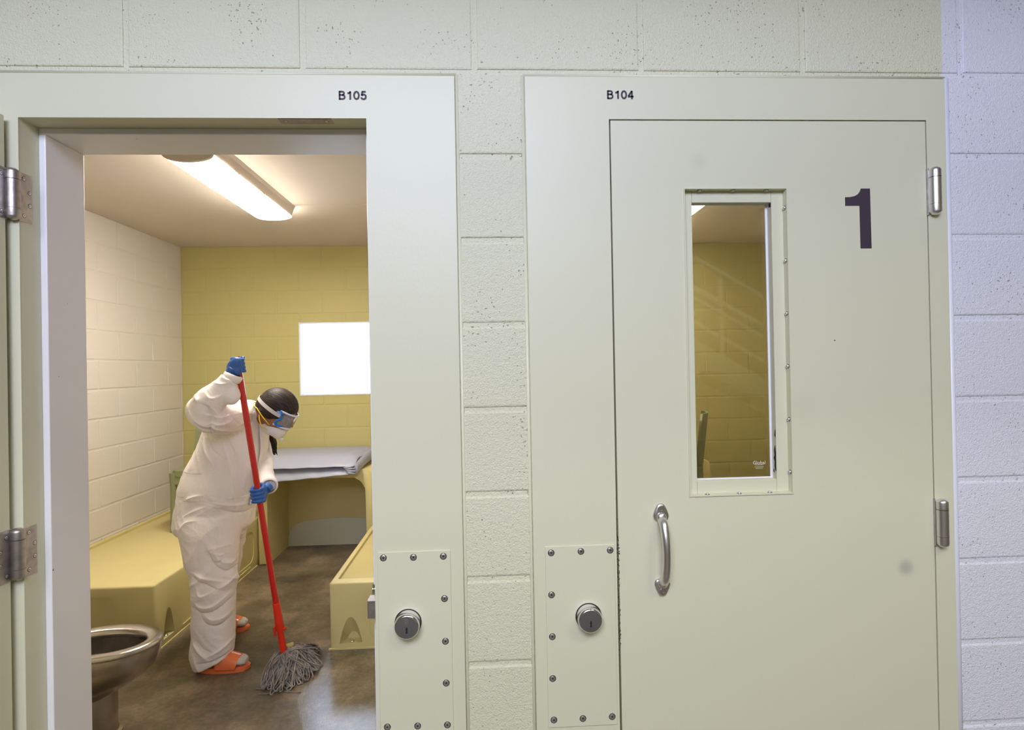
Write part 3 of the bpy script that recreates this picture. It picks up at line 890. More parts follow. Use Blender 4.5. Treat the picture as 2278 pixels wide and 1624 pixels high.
# pull handle: teardrop rosettes, bowed bar
def handle(parent):
    cx, zt, zbm = 1.2447, 1.172, 0.973
    bm = bmesh.new()
    n = 14
    path = []
    for i in range(n * 2 + 1):
        tt = i / (n * 2)
        z = 1.148 + (0.997 - 1.148) * tt
        y = -0.006 - 0.036 * (math.sin(PI * tt) ** 0.42 if 0 < tt < 1 else 0)
        path.append((cx, y, z))
    tube(bm, path, [0.0102 + 0.0008 * math.cos(2 * PI * i / (2 * n)) for i in range(2 * n + 1)], 20)
    h = link('door_handle', bm, M['steel'], parent, smooth=True, auto=50)
    for (zc, sg) in ((zt, -1), (zbm, 1)):
        bm = bmesh.new()
        rows = []
        for (k, yy) in ((1.0, -0.002), (0.98, -0.0045), (0.88, -0.0068), (0.70, -0.0078)):
            ringv = []
            half = spline([(0.0, 0.0135), (0.0070, 0.0118), (0.0118, 0.0050), (0.0165, -0.0050), (0.0195, -0.0145), (0.0188, -0.0215), (0.0145, -0.0285), (0.0, -0.0325)], 3)[:-1]
            prof_ = [(p[0], p[1]) for p in half] + [(-p[0], p[1]) for p in half[:0:-1]] if False else [(p[0], p[1]) for p in half] + [(0.0, -0.0325)] + [(-p[0], p[1]) for p in half[::-1][:-1]]
            for (x, z) in prof_:
                ringv.append(bm.verts.new((cx + x * k, yy, zc + (z * k + (-0.0095) * (1 - k)) * (1 if sg < 0 else -1))))
            rows.append(ringv)
        for A, B in zip(rows, rows[1:]):
            nn = len(A)
            for i in range(nn):
                bm.faces.new((A[i], A[(i + 1) % nn], B[(i + 1) % nn], B[i]))
        bm.faces.new(rows[-1])
        # swelling where the bar leaves the plate
        ellipsoid(bm, (cx, -0.008, zc + (-0.020 if sg < 0 else 0.020)), (0.0125, 0.009, 0.0125))
        link('handle_rosette', bm, M['steel'], h, smooth=True, auto=40)
        bm = bmesh.new()
        lathe(bm, [(0.0086, 0.0), (0.0086, 0.0016), (0.0080, 0.0022), (0.0028, 0.0022), (0.0024, 0.0008), (0, 0.0008)], (cx, -0.0075, zc), (0, -1, 0), 28)
        link('screw', bm, M['steel_dark'], h, smooth=True, auto=30)
handle(d1)
# hinges of the closed door
for z0, z1 in ((1.8805, 1.9995), (1.0580, 1.1775)):
    bm = bmesh.new()
    hinge_barrel(bm, 1.9475, -0.013, z0, z1)
    h = link('hinge', bm, M['steel'], d1, smooth=True, auto=50)
    bm = BX(1.9335, 1.9362, -0.0085, 0.03, z0 + 0.001, z1 - 0.001, bev=0.0004, seg=1)
    link('hinge_leaf', bm, M['steel_dark'], h)

# ------------------------------------------------------------------ open door leaf, folded back against the wall
d2 = empty('door_2', (-0.65, -0.05, 0), kind='structure')
link('door_slab', BX(-1.055, -0.2575, -0.064, -0.019, 0.01, 2.1175, bev=0.001, seg=1), M['cream'], d2)
for z0, z1 in ((1.8805, 1.9995), (1.0580, 1.1775)):
    bm = bmesh.new()
    hinge_barrel(bm, -0.2455, -0.0130, z0, z1)
    h = link('hinge', bm, M['steel_dark'], d2, smooth=True, auto=50)
    bm = bmesh.new()
    box(bm, -0.2425, -0.2400, -0.004, 0.0325, z0 + 0.002, z1 - 0.004, bev=0.0004, seg=1)
    link('hinge_leaf', bm, M['steel_dark'], h)
    bm = BX(-0.2590, -0.2563, -0.060, -0.016, z0 + 0.001, z1 - 0.001, bev=0.0004, seg=1)
    link('hinge_leaf', bm, M['steel_dark'], h)
    for (y, dz) in ((0.010, 0.102), (0.026, 0.073), (0.026, 0.043), (0.010, 0.016)):
        link('screw', screw_bm((-0.2400, y, z0 + dz), (1, 0, 0), 0.0042, 0.0006), M['steel'], h, smooth=True, auto=40)
    for (y, dz) in ((-0.030, 0.102), (-0.046, 0.073), (-0.046, 0.043), (-0.030, 0.016)):
        link('screw', screw_bm((-0.2563, y, z0 + dz), (1, 0, 0), 0.0042, 0.0006), M['steel'], h, smooth=True, auto=40)

# ------------------------------------------------------------------ cell ceiling fixture
def fixture(sx, label):
    X = (lambda x: x) if sx > 0 else (lambda x: x + TR)
    y0, y1 = (1.36, 2.42) if sx > 0 else (1.5, 3.50)
    t_ = empty('ceiling_light', (X(-0.575), (y0 + y1) / 2, ZC), label=label, cat='ceiling light')
    # housing: flares to the ceiling
    bm = bmesh.new()
    prism(bm, [(X(-0.715), ZC - 0.0002), (X(-0.435), ZC - 0.0002), (X(-0.445), ZC - 0.020), (X(-0.462), ZC - 0.066), (X(-0.690), ZC - 0.066), (X(-0.705), ZC - 0.020)], 'y', y0, y1)
    link('housing', bm, M['ceiling'], t_)
    # curved lens
    bm = bmesh.new()
    N = 14; ys = list(np.linspace(y0 + 0.004, y1 - 0.06, 6)) + [y1 - 0.06 + 0.075 * math.sin(a) for a in np.linspace(0.2, PI / 2, 7)]
    rows = []
    for y in ys:
        row = []
        k = 1.0 if y <= y1 - 0.06 else max(0.0, math.cos(math.asin(min(1, (y - (y1 - 0.06)) / 0.0755))))
        kk = k ** 0.5
        for i in range(N + 1):
            a = PI * i / N
            x = -0.576 - 0.116 * (0.92 + 0.08 * kk) * math.cos(a)
            z = ZC - 0.064 - 0.036 * math.sin(a) ** 0.8 * kk
            row.append(bm.verts.new((X(x), y, z)))
        rows.append(row)
    for A, B in zip(rows, rows[1:]):
        for i in range(N):
            bm.faces.new((A[i], A[i + 1], B[i + 1], B[i]))
    link('lens', bm, M['lamp'], t_, smooth=True, label='glowing white curved lens')
    # opaque near end cap
    bm = bmesh.new()
    poly = [(X(-0.576 - 0.118 * math.cos(PI * i / 16)), ZC - 0.062 - 0.040 * math.sin(PI * i / 16) ** 0.8) for i in range(17)]
    prism(bm, poly, 'y', y0 - 0.012, y0 + 0.006)
    link('end_cap', bm, M['ceiling'], t_)
    bm = bmesh.new()
    for y in (1.62, 1.95):
        bm = BX(X(-0.4615) - 0.002, X(-0.4615) + 0.004, y, y + 0.012, ZC - 0.072, ZC - 0.058)
        link('clip', bm, M['steel_dark'], t_)
fixture(1, 'long curved white ceiling lamp glowing above the person in the open cell')
fixture(-1, 'lit ceiling lamp seen through the glass of the closed door')

# ------------------------------------------------------------------ moulded platforms and desk
def arch_cutter(cx, z0, w, h, d, front, axis):
    """a bullet-shaped bolt pocket that slopes back; returns cutter bmesh. front = plane coordinate"""
    bm = bmesh.new()
    n = 18
    F, Bk = [], []
    for i in range(n + 1):
        t_ = -1 + 2 * i / n
        x = cx + t_ * w / 2; z = z0 + h * (1 - abs(t_) ** 2.1)
        F.append((x, z))
    b2 = [(cx + (x - cx) * 0.55, z0 + (z - z0) * 0.25) for x, z in F]
    def P(p, q):
        return (p[0], q, p[1]) if axis == 'y' else (q, p[0], p[1])
    s = 1 if axis == 'y' else -1
    f0 = [bm.verts.new(P(p, front - s * 0.01)) for p in F]
    f1 = [bm.verts.new(P(p, front + s * 0.001)) for p in F]
    b1 = [bm.verts.new(P(p, front + s * d)) for p in b2]
    bm.faces.new(f0); bm.faces.new(b1)
    for A, B in ((f0, f1), (f1, b1)):
        for i in range(n + 1):
            j = (i + 1) % (n + 1)
            bm.faces.new((A[i], A[j], B[j], B[i]))
    return bm

def platform_left(sx, label):
    X = (lambda x: x) if sx > 0 else mx
    t_ = empty('sleeping_platform', (X(-1.417) if sx > 0 else 2.76, 2.6, 0), label=label, cat='platform')
    x0, x1 = (-1.832, -1.0) if sx > 0 else (2.0, 3.525)
    bm = BX(x0, x1, 1.750, 3.59 if sx > 0 else 3.07, 0.0, 0.372, bev=0.012, seg=3)
    cs = []
    if sx > 0:
        cs = [arch_cutter(1.885, 0.035, 0.11, 0.16, 0.06, -1.0, 'x')]
        c = bmesh.new(); prism(c, rrect(2.12, 3.02, 0.06, 0.30, 0.07), 'x', -1.004, -0.990); cs.append(c)
        c = bmesh.new(); prism(c, rrect(-1.78, -1.19, 0.05, 0.315, 0.08), 'y', 1.74, 1.754); cs.append(c)
        bm = cut(bm, cs)
    link('body', bm, M['plastic'], t_, smooth=True, auto=30)
    if sx < 0: return t_
    # raised lip along the wall
    xa, xb = sorted((X(-1.832), X(-1.800)))
    link('wall_lip', BX(xa, xb, 1.76, 3.59, 0.365, 0.392, bev=0.006), M['plastic'], t_)
    if sx > 0:
        bm = bmesh.new()
        box(bm, -1.0, -0.992, 1.745, 3.07, 0.0, 0.008)
        box(bm, -1.83, -0.995, 1.742, 1.752, 0.0, 0.008)
        box(bm, -0.999, -0.994, 2.02, 2.95, 0.030, 0.037)
        link('base_flange', bm, M['plastic'], t_)
        bm = bmesh.new(); lathe(bm, [(0.012, 0), (0.012, 0.002), (0.006, 0.006), (0, 0.006)], (-1.018, 1.885, 0.036), (0, 0, 1), 16)
        link('bolt', bm, M['steel'], t_, smooth=True)
    return t_
platform_left(1, 'low ochre moulded platform along the white block wall, carrying the sage chair')
platform_left(-1, 'low ochre platform inside the cell behind the closed door')

def bunk_right():
    t_ = empty('bed_bunk', (0.35, 2.6, 0), label='low ochre bunk with raised rim to the right of the mop', cat='bunk')
    bm = BX(-0.050, 0.745, 1.718, 3.59, 0.0, 0.362, bev=0.010, seg=3)
    c1 = BX(-0.018, 0.72, 1.775, 3.60, 0.345, 0.40, bev=0.006)
    c2 = arch_cutter(0.062, 0.028, 0.125, 0.145, 0.065, 1.718, 'y')
    c3 = bmesh.new(); prism(c3, rrect(0.165, 0.69, 0.035, 0.30, 0.05), 'y', 1.70, 1.7215)
    bm = cut(bm, [c1, c2, c3])
    link('body', bm, M['plastic'], t_, smooth=True, auto=30)
    bm = BX(-0.056, 0.745, 1.710, 1.718, 0, 0.008)
    link('base_flange', bm, M['plastic'], t_)
    bm = bmesh.new(); lathe(bm, [(0.011, 0), (0.011, 0.002), (0.0055, 0.006), (0, 0.006)], (0.062, 1.742, 0.030), (0, 0, 1), 16)
    link('bolt', bm, M['steel'], t_, smooth=True)
bunk_right()

def desk(sx, label):
    X = (lambda x: x) if sx > 0 else (lambda x: x + TR)
    t_ = empty('writing_desk', (X(-0.55), 3.33, 0), label=label, cat='desk')
    # U-shaped front profile, one moulding
    r = 0.085
    outer = rrect(-0.992, -0.085, 0.0, 0.735, 0.045, corners=(0, 0, 1, 1))
    inner = rrect(-0.918, -0.150, 0.0, 0.672, r, corners=(0, 0, 1, 1))
    # polygon: outer ccw starting bl -> br -> tr.. -> tl, then inner reversed
    poly = outer[:2][::-1]
    ou = outer[1:] + [outer[0]]            # br .. tl.. bl
    inn = [inner[0]] + inner[2:][::-1] + [inner[1]]   # bl, tl.., tr.., br
    full = ou + inn
    # one polygon: from br up over to bl, then inner bl up over to inner br
    full = [(X(p[0]), p[1]) for p in full]
    bm = prism(bmesh.new(), full, 'y', 3.08, 3.59)
    es = [e for e in bm.edges if abs(e.verts[0].co.y - 3.08) < 1e-5 and abs(e.verts[1].co.y - 3.08) < 1e-5]
    bmesh.ops.bevel(bm, geom=es, offset=0.012, segments=3, profile=0.5, affect='EDGES')
    link('desk_shell', bm, M['plastic'], t_, smooth=True, auto=35)
    xa, xb = sorted((X(-0.925), X(-0.145)))
    bk = link('back_panel', BX(xa, xb, 3.545, 3.588, 0.0, 0.68), M['plastic'], t_)
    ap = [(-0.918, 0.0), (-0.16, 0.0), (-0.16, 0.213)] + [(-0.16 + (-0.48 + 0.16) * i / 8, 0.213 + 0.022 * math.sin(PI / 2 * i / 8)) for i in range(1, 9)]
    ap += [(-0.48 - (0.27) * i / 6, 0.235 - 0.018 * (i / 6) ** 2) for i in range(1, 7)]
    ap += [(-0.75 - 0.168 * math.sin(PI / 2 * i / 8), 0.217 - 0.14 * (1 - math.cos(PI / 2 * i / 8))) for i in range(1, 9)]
    bm = prism(bmesh.new(), [(X(p[0]), p[1]) for p in ap], 'y', 3.535, 3.547)  # stands in for the paler wall base behind an arched cutout
    link('arched_panel', bm, M['panel'], t_, label='pale grey green arched panel standing in for the wall base')
    return t_
desk(1, 'ochre moulded desk against the back wall, holding the folded mattress')
desk(-1, 'ochre desk inside the cell behind the closed door')

# ------------------------------------------------------------------ plastic chair
def chair(sx, label):
    X = lambda x: x
    f = 0.3725
    t_ = empty('plastic_chair', (X(-1.27), 2.95, f), label=label, cat='chair')
    # seat
    bm = bmesh.new()
    prism(bm, rrect(-1.470, -1.055, 2.74, 3.14, 0.05), 'z', f + 0.405, f + 0.445)
    for v in bm.verts: v.co.x = X(v.co.x)
    bmesh.ops.bevel(bm, geom=bm.edges[:], offset=0.008, segments=2, affect='EDGES')
    link('seat', bm, M['chair'], t_, smooth=True, auto=40)
    # apron under the seat
    bm = bmesh.new()
    for (a, b, c, d) in ((-1.468, -1.445, 2.745, 3.13), (-1.08, -1.057, 2.745, 3.13), (-1.468, -1.057, 2.745, 2.765)):
        x0, x1 = sorted((X(a), X(b)))
        box(bm, x0, x1, c, d, f + 0.345, f + 0.41, bev=0.006)
    link('apron', bm, M['chair'], t_)
    # back: curved panel leaning back
    bm = bmesh.new()
    rows = []
    for k in range(13):
        tt = k / 12
        z = f + 0.42 + 0.375 * tt
        row = []
        half_w = 0.222 - 0.012 * tt - (0.05 * max(0, (tt - 0.82) / 0.18) ** 2)
        for i in range(13):
            s = -1 + 2 * i / 12
            x = -1.272 + half_w * s
            y = 3.10 + 0.04 * tt + 0.035 * (1 - s * s)
            row.append((x, y, z))
        rows.append(row)
    for off in (0, 0.016):
        V = [[bm.verts.new((X(p[0]), p[1] + off, p[2])) for p in row] for row in rows]
        for A, B in zip(V, V[1:]):
            for i in range(12):
                bm.faces.new((A[i], A[i + 1], B[i + 1], B[i]))
        if off == 0: V0 = V
        else: V1 = V
    per0 = V0[0] + [r_[-1] for r_ in V0[1:]] + V0[-1][-2::-1] + [r_[0] for r_ in V0[-2:0:-1]]
    per1 = V1[0] + [r_[-1] for r_ in V1[1:]] + V1[-1][-2::-1] + [r_[0] for r_ in V1[-2:0:-1]]
    for i in range(len(per0)):
        j = (i + 1) % len(per0)
        bm.faces.new((per0[i], per0[j], per1[j], per1[i]))
    link('backrest', bm, M['chair'], t_, smooth=True, auto=50)
    # four splayed legs
    for (lx, ly, dx, dy) in ((-1.452, 2.765, -0.008, -0.012), (-1.075, 2.765, 0.008, -0.012), (-1.452, 3.115, -0.008, 0.03), (-1.075, 3.115, 0.008, 0.03)):
        bm = bmesh.new()
        pts = [(X(lx + dx * (1 - q)), ly + dy * (1 - q), f + 0.43 * q) for q in (0.0, 0.1, 0.4, 0.75, 0.9, 1.0)]
        tube(bm, pts, [0.013, 0.014, 0.017, 0.021, 0.027, 0.030], 12, flat=(1.0, 1.0))
        link('leg', bm, M['chair'], t_, smooth=True, auto=60)
    return t_
chair(1, 'sage green plastic chair standing on the platform behind the person')
c2 = chair(-1, 'green plastic chair seen edge-on through the glass of the closed door')
c2.location = (2.225, 2.70, 0.3725)
c2.rotation_euler = (0, 0, math.radians(-113))

# ------------------------------------------------------------------ folded mattress
def mattress():
    t_ = empty('folded_mattress', (-0.6, 3.3, 0.735), label='grey vinyl mattress folded double on the desk under the window', cat='mattress')
    xa, xb = -1.0, -0.20
    def layer(zf_l, zf_r, zb_, th_l, th_r, name, yf):
        bm = bmesh.new()
        nx, ny = 26, 16
        top, bot = [], []
        for j in range(ny + 1):
            tj = j / ny
            y = yf + (3.585 - yf) * tj
            rt, rb = [], []
            for i in range(nx + 1):
                ti = i / nx
                x = xa + (xb - xa) * ti + 0.045 * max(0, tj - 0.2) * (1 if i == nx else ti ** 3)
                zf = zf_l + (zf_r - zf_l) * ti; th = th_l + (th_r - th_l) * ti; th += (th_r - th) * min(1, tj * 3)
                q_ = min(1, max(0, (y - yf) / 0.16)); z = zf + (zb_ - zf) * (1 - (1 - q_) ** 2)
                e = 1 - min(1, min(tj * ny / 1.6, (1 - ti) * nx / 1.8, 1.0))
                w = 0.0025 * math.sin(x * 31 + y * 17) + 0.0018 * math.sin(x * 67 - y * 23)
                rt.append(bm.verts.new((x, y - 0.008 * (1 - e) * (j == 0), z + th * (1 - 0.40 * e) + w)))
                rb.append(bm.verts.new((x, y, z + th * 0.42 * e + w * 0.4)))
            top.append(rt); bot.append(rb)
        for A, B in zip(top, top[1:]):
            for i in range(nx): bm.faces.new((A[i], A[i + 1], B[i + 1], B[i]))
        for A, B in zip(bot, bot[1:]):
            for i in range(nx): bm.faces.new((A[i + 1], A[i], B[i], B[i + 1]))
        for i in range(nx):
            bm.faces.new((top[0][i + 1], top[0][i], bot[0][i], bot[0][i + 1]))
            bm.faces.new((top[-1][i], top[-1][i + 1], bot[-1][i + 1], bot[-1][i]))
        for j in range(ny):
            bm.faces.new((top[j][0], top[j + 1][0], bot[j + 1][0], bot[j][0]))
            bm.faces.new((top[j + 1][nx], top[j][nx], bot[j][nx], bot[j + 1][nx]))
        me = bpy.data.meshes.new('m'); bmesh.ops.recalc_face_normals(bm, faces=bm.faces[:]); bm.to_mesh(me); bm.free()
        me = eval_mesh(me, [('SUBSURF', dict(levels=2, render_levels=2))])
        return place_mesh(name, me, M['mattress'], t_)
    layer(0.602, 0.690, 0.738, 0.112, 0.056, 'lower_layer', 2.975)
    layer(0.742, 0.750, 0.796, 0.058, 0.056, 'upper_layer', 2.97)
    # fold at the right end joining both layers, with gathered corner
    bm = bmesh.new()
    path = [(-0.215, 2.985, 0.752), (-0.195, 3.20, 0.782), (-0.175, 3.40, 0.800), (-0.165, 3.575, 0.800)]
    pp = spline(path, 6)
    tube(bm, [tuple(p) for p in pp], 0.045, 14, flat=(0.75, 1.0))
    me = fuse(bm, 0.008, 4)
    place_mesh('fold', me, M['mattress'], t_)
    bm = bmesh.new()
    for k, (dx, dz) in enumerate(((0.0, 0.028), (0.008, 0.012), (0.010, -0.006), (0.002, -0.022))):
        tube(bm, [(-0.285 + 0.01 * k, 2.968, 0.752 + dz * 0.6), (-0.245, 2.958, 0.750 + dz * 0.9), (-0.206 + dx, 2.962, 0.750 + dz * 1.2)], [0.006, 0.009, 0.005], 8)
    link('corner_pleats', bm, M['mattress'], t_, smooth=True)
mattress()

# ------------------------------------------------------------------ stainless toilet
def toilet():
    t_ = empty('toilet', (-0.9, 1.05, 0), label='stainless steel toilet bowl on a round pedestal at the doorway', cat='toilet')
    cx, cy = -0.79, 1.035
    n = 56
    def oval(k, z, ax=0.235, bx=0.155, ox=0.0):
        r_ = []
        for i in range(n):
            a = 2 * PI * i / n
            ex = math.cos(a); ey = math.sin(a)
            rx = ax if ex > 0 else ax * 0.95
            r_.append((cx + ox + ex * rx * k[0], cy + ey * bx * k[1], z))
        return r_
    def loft(rings_, close_last=True):
        bm = bmesh.new()
        V = [[bm.verts.new(p) for p in r_] for r_ in rings_]
        for A, B in zip(V, V[1:]):
            for i in range(n): bm.faces.new((A[i], A[(i + 1) % n], B[(i + 1) % n], B[i]))
        if close_last: bm.faces.new(V[-1])
        return bm
    # rim, rolled
    bm = loft([oval((0.985, 0.98), 0.396), oval((1.0, 1.0), 0.402), oval((1.0, 1.0), 0.411), oval((0.97, 0.96), 0.419), oval((0.86, 0.82), 0.421), oval((0.78, 0.70), 0.417), oval((0.745, 0.65), 0.408), oval((0.735, 0.64), 0.395), oval((0.74, 0.645), 0.385)], False)
    link('seat_rim', bm, M['toilet_steel'], t_, smooth=True)
    # inner bowl
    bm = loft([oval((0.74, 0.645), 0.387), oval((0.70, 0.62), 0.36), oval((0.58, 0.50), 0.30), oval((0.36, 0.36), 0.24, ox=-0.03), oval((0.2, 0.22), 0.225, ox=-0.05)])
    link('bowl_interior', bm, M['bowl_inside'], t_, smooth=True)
    # outer bowl tapering down and back
    rings_ = []
    for k, z, ox in ((0.985, 0.398, 0), (0.985, 0.380, -0.001), (0.975, 0.350, -0.004), (0.93, 0.315, -0.012), (0.84, 0.280, -0.028), (0.71, 0.245, -0.050), (0.56, 0.212, -0.075), (0.44, 0.190, -0.085)):
        rings_.append(oval((k, k), z, ox=ox))
    bm = loft(rings_)
    link('bowl_shell', bm, M['toilet_steel'], t_, smooth=True)
    bm = bmesh.new()
    lathe(bm, [(0.088, 0.0), (0.088, 0.006), (0.075, 0.012), (0.072, 0.03), (0.072, 0.27)], (-0.842, 1.085, 0), (0, 0, 1), 40)
    link('pedestal', bm, M['toilet_steel'], t_, smooth=True, auto=30)
    # cabinet it hangs from, beside the doorway
    bm = BX(-1.40, -0.985, 0.86, 1.24, 0, 0.80, bev=0.02, seg=3)
    link('cabinet', bm, M['toilet_steel'], t_, smooth=True, auto=40)
toilet()

# ------------------------------------------------------------------ the person
def tri_noise(p, f, off):
    return mnoise.noise(Vector((p[0] * f[0] + off, p[1] * f[1] + off * 1.7, p[2] * f[2] - off)))

def person():
    P = empty('person', (-0.6, 1.78, 0.0), label='person in white hooded-style coverall, goggles, mask and blue gloves, bending to mop the cell', cat='person')
    P['label'] = 'person in a white coverall, goggles, white mask and blue gloves, leaning forward and mopping'
    TORSO = [(-0.602, 1.368, -0.461, 1.362, 1.760, 0.075), (-0.670, 1.337, -0.425, 1.331, 1.760, 0.155), (-0.690, 1.275, -0.414, 1.268, 1.770, 0.190), (-0.710, 1.200, -0.409, 1.192, 1.780, 0.195),
             (-0.755, 1.102, -0.408, 1.092, 1.780, 0.190), (-0.811, 1.004, -0.429, 0.993, 1.780, 0.190), (-0.846, 0.905, -0.448, 0.894, 1.780, 0.205), (-0.855, 0.826, -0.471, 0.815, 1.780, 0.210),
             (-0.868, 0.757, -0.487, 0.745, 1.780, 0.215), (-0.871, 0.696, -0.495, 0.684, 1.780, 0.215), (-0.845, 0.655, -0.530, 0.650, 1.780, 0.19)]
    LEG_NEAR = [(-0.818, 0.780, -0.506, 0.770, 1.690, 0.130), (-0.811, 0.713, -0.510, 0.703, 1.670, 0.130), (-0.769, 0.581, -0.505, 0.572, 1.640, 0.120), (-0.734, 0.488, -0.500, 0.480, 1.620, 0.110),
                (-0.716, 0.449, -0.499, 0.441, 1.610, 0.105), (-0.704, 0.317, -0.501, 0.309, 1.590, 0.098), (-0.704, 0.185, -0.503, 0.177, 1.580, 0.095), (-0.709, 0.105, -0.507, 0.096, 1.570, 0.095), (-0.684, 0.008, -0.507, 0.078, 1.570, 0.088)]
    LEG_FAR = [(-0.823, 0.732, -0.534, 0.672, 1.870, 0.130), (-0.835, 0.625, -0.571, 0.621, 1.890, 0.120), (-0.836, 0.570, -0.584, 0.562, 1.900, 0.110), (-0.845, 0.457, -0.622, 0.449, 1.930, 0.105),
               (-0.855, 0.290, -0.663, 0.283, 1.960, 0.100), (-0.873, 0.151, -0.703, 0.144, 1.980, 0.090), (-0.888, 0.006, -0.709, 0.038, 2.000, 0.085)]
    FOLDS = [
    (0.007, 0.012, [(-0.490, 1.480), (-0.451, 1.468), (-0.408, 1.476)]),
    (0.006, 0.010, [(-0.453, 1.508), (-0.423, 1.487), (-0.384, 1.480)]),
    (0.010, 0.014, [(-0.563, 1.413), (-0.542, 1.395), (-0.547, 1.376)]),
    (0.006, 0.012, [(-0.516, 1.430), (-0.486, 1.403), (-0.452, 1.411), (-0.425, 1.437)]),
    (-0.016, 0.014, [(-0.525, 1.375), (-0.498, 1.358), (-0.489, 1.323), (-0.494, 1.281), (-0.516, 1.241), (-0.556, 1.179)]),
    (0.008, 0.014, [(-0.593, 1.341), (-0.551, 1.291), (-0.495, 1.254), (-0.462, 1.226)]),
    (0.007, 0.012, [(-0.577, 1.300), (-0.543, 1.255), (-0.500, 1.218), (-0.487, 1.200)]),
    (0.008, 0.014, [(-0.564, 1.300), (-0.516, 1.277), (-0.459, 1.275), (-0.435, 1.297)]),
    (0.006, 0.012, [(-0.526, 1.330), (-0.472, 1.307), (-0.439, 1.315)]),
    (-0.010, 0.022, [(-0.512, 1.160), (-0.489, 1.078), (-0.479, 0.977), (-0.467, 0.844)]),
    (0.008, 0.022, [(-0.544, 1.161), (-0.521, 1.055), (-0.511, 0.939), (-0.508, 0.846)]),
    (0.008, 0.016, [(-0.649, 1.182), (-0.634, 1.113), (-0.601, 1.054)]),
    (-0.006, 0.014, [(-0.626, 1.195), (-0.598, 1.124), (-0.559, 1.090)]),
    (-0.014, 0.010, [(-0.409, 1.274), (-0.396, 1.189), (-0.381, 1.103), (-0.384, 1.060), (-0.404, 1.026)]),
    (0.007, 0.012, [(-0.409, 1.282), (-0.396, 1.199), (-0.384, 1.116), (-0.394, 1.021)]),
    (0.007, 0.010, [(-0.490, 1.363), (-0.472, 1.319), (-0.469, 1.269)]),
    (-0.006, 0.010, [(-0.453, 1.351), (-0.435, 1.279), (-0.427, 1.207)]),
    (0.006, 0.012, [(-0.734, 0.871), (-0.698, 0.884), (-0.662, 0.892)]),
    (0.006, 0.012, [(-0.745, 0.783), (-0.695, 0.810), (-0.638, 0.831)]),
    (0.006, 0.012, [(-0.755, 0.724), (-0.718, 0.759), (-0.673, 0.767)]),
    (-0.009, 0.013, [(-0.567, 0.815), (-0.523, 0.789), (-0.473, 0.766), (-0.426, 0.779)]),
    (0.007, 0.016, [(-0.594, 0.853), (-0.526, 0.828), (-0.459, 0.812)]),
    (-0.007, 0.013, [(-0.473, 0.766), (-0.465, 0.711), (-0.466, 0.653)]),
    (0.006, 0.014, [(-0.609, 0.623), (-0.563, 0.629), (-0.518, 0.634)]),
    (-0.011, 0.014, [(-0.600, 0.615), (-0.575, 0.564), (-0.542, 0.528), (-0.509, 0.507), (-0.455, 0.527)]),
    (0.009, 0.016, [(-0.582, 0.628), (-0.557, 0.577), (-0.517, 0.543), (-0.468, 0.546)]),
    (-0.010, 0.012, [(-0.668, 0.494), (-0.635, 0.470), (-0.598, 0.455), (-0.539, 0.425)]),
    (0.008, 0.014, [(-0.668, 0.512), (-0.624, 0.492), (-0.569, 0.476), (-0.525, 0.461)]),
    (0.009, 0.014, [(-0.539, 0.430), (-0.505, 0.456), (-0.455, 0.495)]),
    (-0.010, 0.013, [(-0.661, 0.346), (-0.622, 0.324), (-0.560, 0.326), (-0.502, 0.364), (-0.463, 0.426)]),
    (0.008, 0.014, [(-0.656, 0.370), (-0.617, 0.349), (-0.564, 0.353), (-0.510, 0.392)]),
    (0.008, 0.014, [(-0.656, 0.457), (-0.630, 0.406), (-0.590, 0.413), (-0.550, 0.435)]),
    (-0.009, 0.014, [(-0.623, 0.315), (-0.595, 0.269), (-0.532, 0.253), (-0.476, 0.300)]),
    (0.007, 0.016, [(-0.612, 0.328), (-0.573, 0.290), (-0.520, 0.288), (-0.471, 0.336)]),
    (0.009, 0.012, [(-0.663, 0.177), (-0.624, 0.135), (-0.589, 0.106)]),
    (-0.008, 0.010, [(-0.641, 0.185), (-0.606, 0.148), (-0.562, 0.128)]),
    (-0.010, 0.010, [(-0.634, 0.077), (-0.576, 0.079), (-0.515, 0.094), (-0.474, 0.124)]),
    (0.008, 0.012, [(-0.594, 0.107), (-0.545, 0.127), (-0.496, 0.161), (-0.469, 0.187)]),
    (0.008, 0.010, [(-0.646, 0.099), (-0.633, 0.060), (-0.625, 0.033)]),
    (0.007, 0.010, [(-0.574, 0.605), (-0.550, 0.592), (-0.532, 0.596)]),
    (-0.007, 0.010, [(-0.575, 0.563), (-0.550, 0.557), (-0.540, 0.567)]),
    (0.007, 0.014, [(-0.343, 1.043), (-0.320, 1.019), (-0.307, 0.981)]),
]
    def loft_rings(bm, R, seg=28, sub=4):
        A = spline(R, sub)
        V = []
        for (lx, lz, rx, rz, y, hb) in A:
            c = Vector(((lx + rx) / 2, y, (lz + rz) / 2)); d = Vector(((rx - lx) / 2, 0, (rz - lz) / 2))
            ring_ = []
            for i in range(seg):
                a = 2 * PI * i / seg
                ca, sa = math.cos(a), math.sin(a)
                # slightly squarish oval
                q = (abs(ca) ** 2.4 + abs(sa) ** 2.4) ** (-1 / 2.4)
                ring_.append(bm.verts.new(c + d * ca * q + Vector((0, hb * sa * q, 0))))
            V.append(ring_)
        for A_, B_ in zip(V, V[1:]):
            for i in range(seg): bm.faces.new((A_[i], A_[(i + 1) % seg], B_[(i + 1) % seg], B_[i]))
        bm.faces.new(V[0][::-1]); bm.faces.new(V[-1])
    def limb(bm, pts, seg=20, sub=5, flat=None):
        A = spline(pts, sub)
        tube(bm, [tuple(a[:3]) for a in A], [float(a[3]) for a in A], seg, flat=flat)
        ellipsoid(bm, A[0][:3], (A[0][3],) * 3, seg=16, rings=10)
        return A
    bm = bmesh.new()
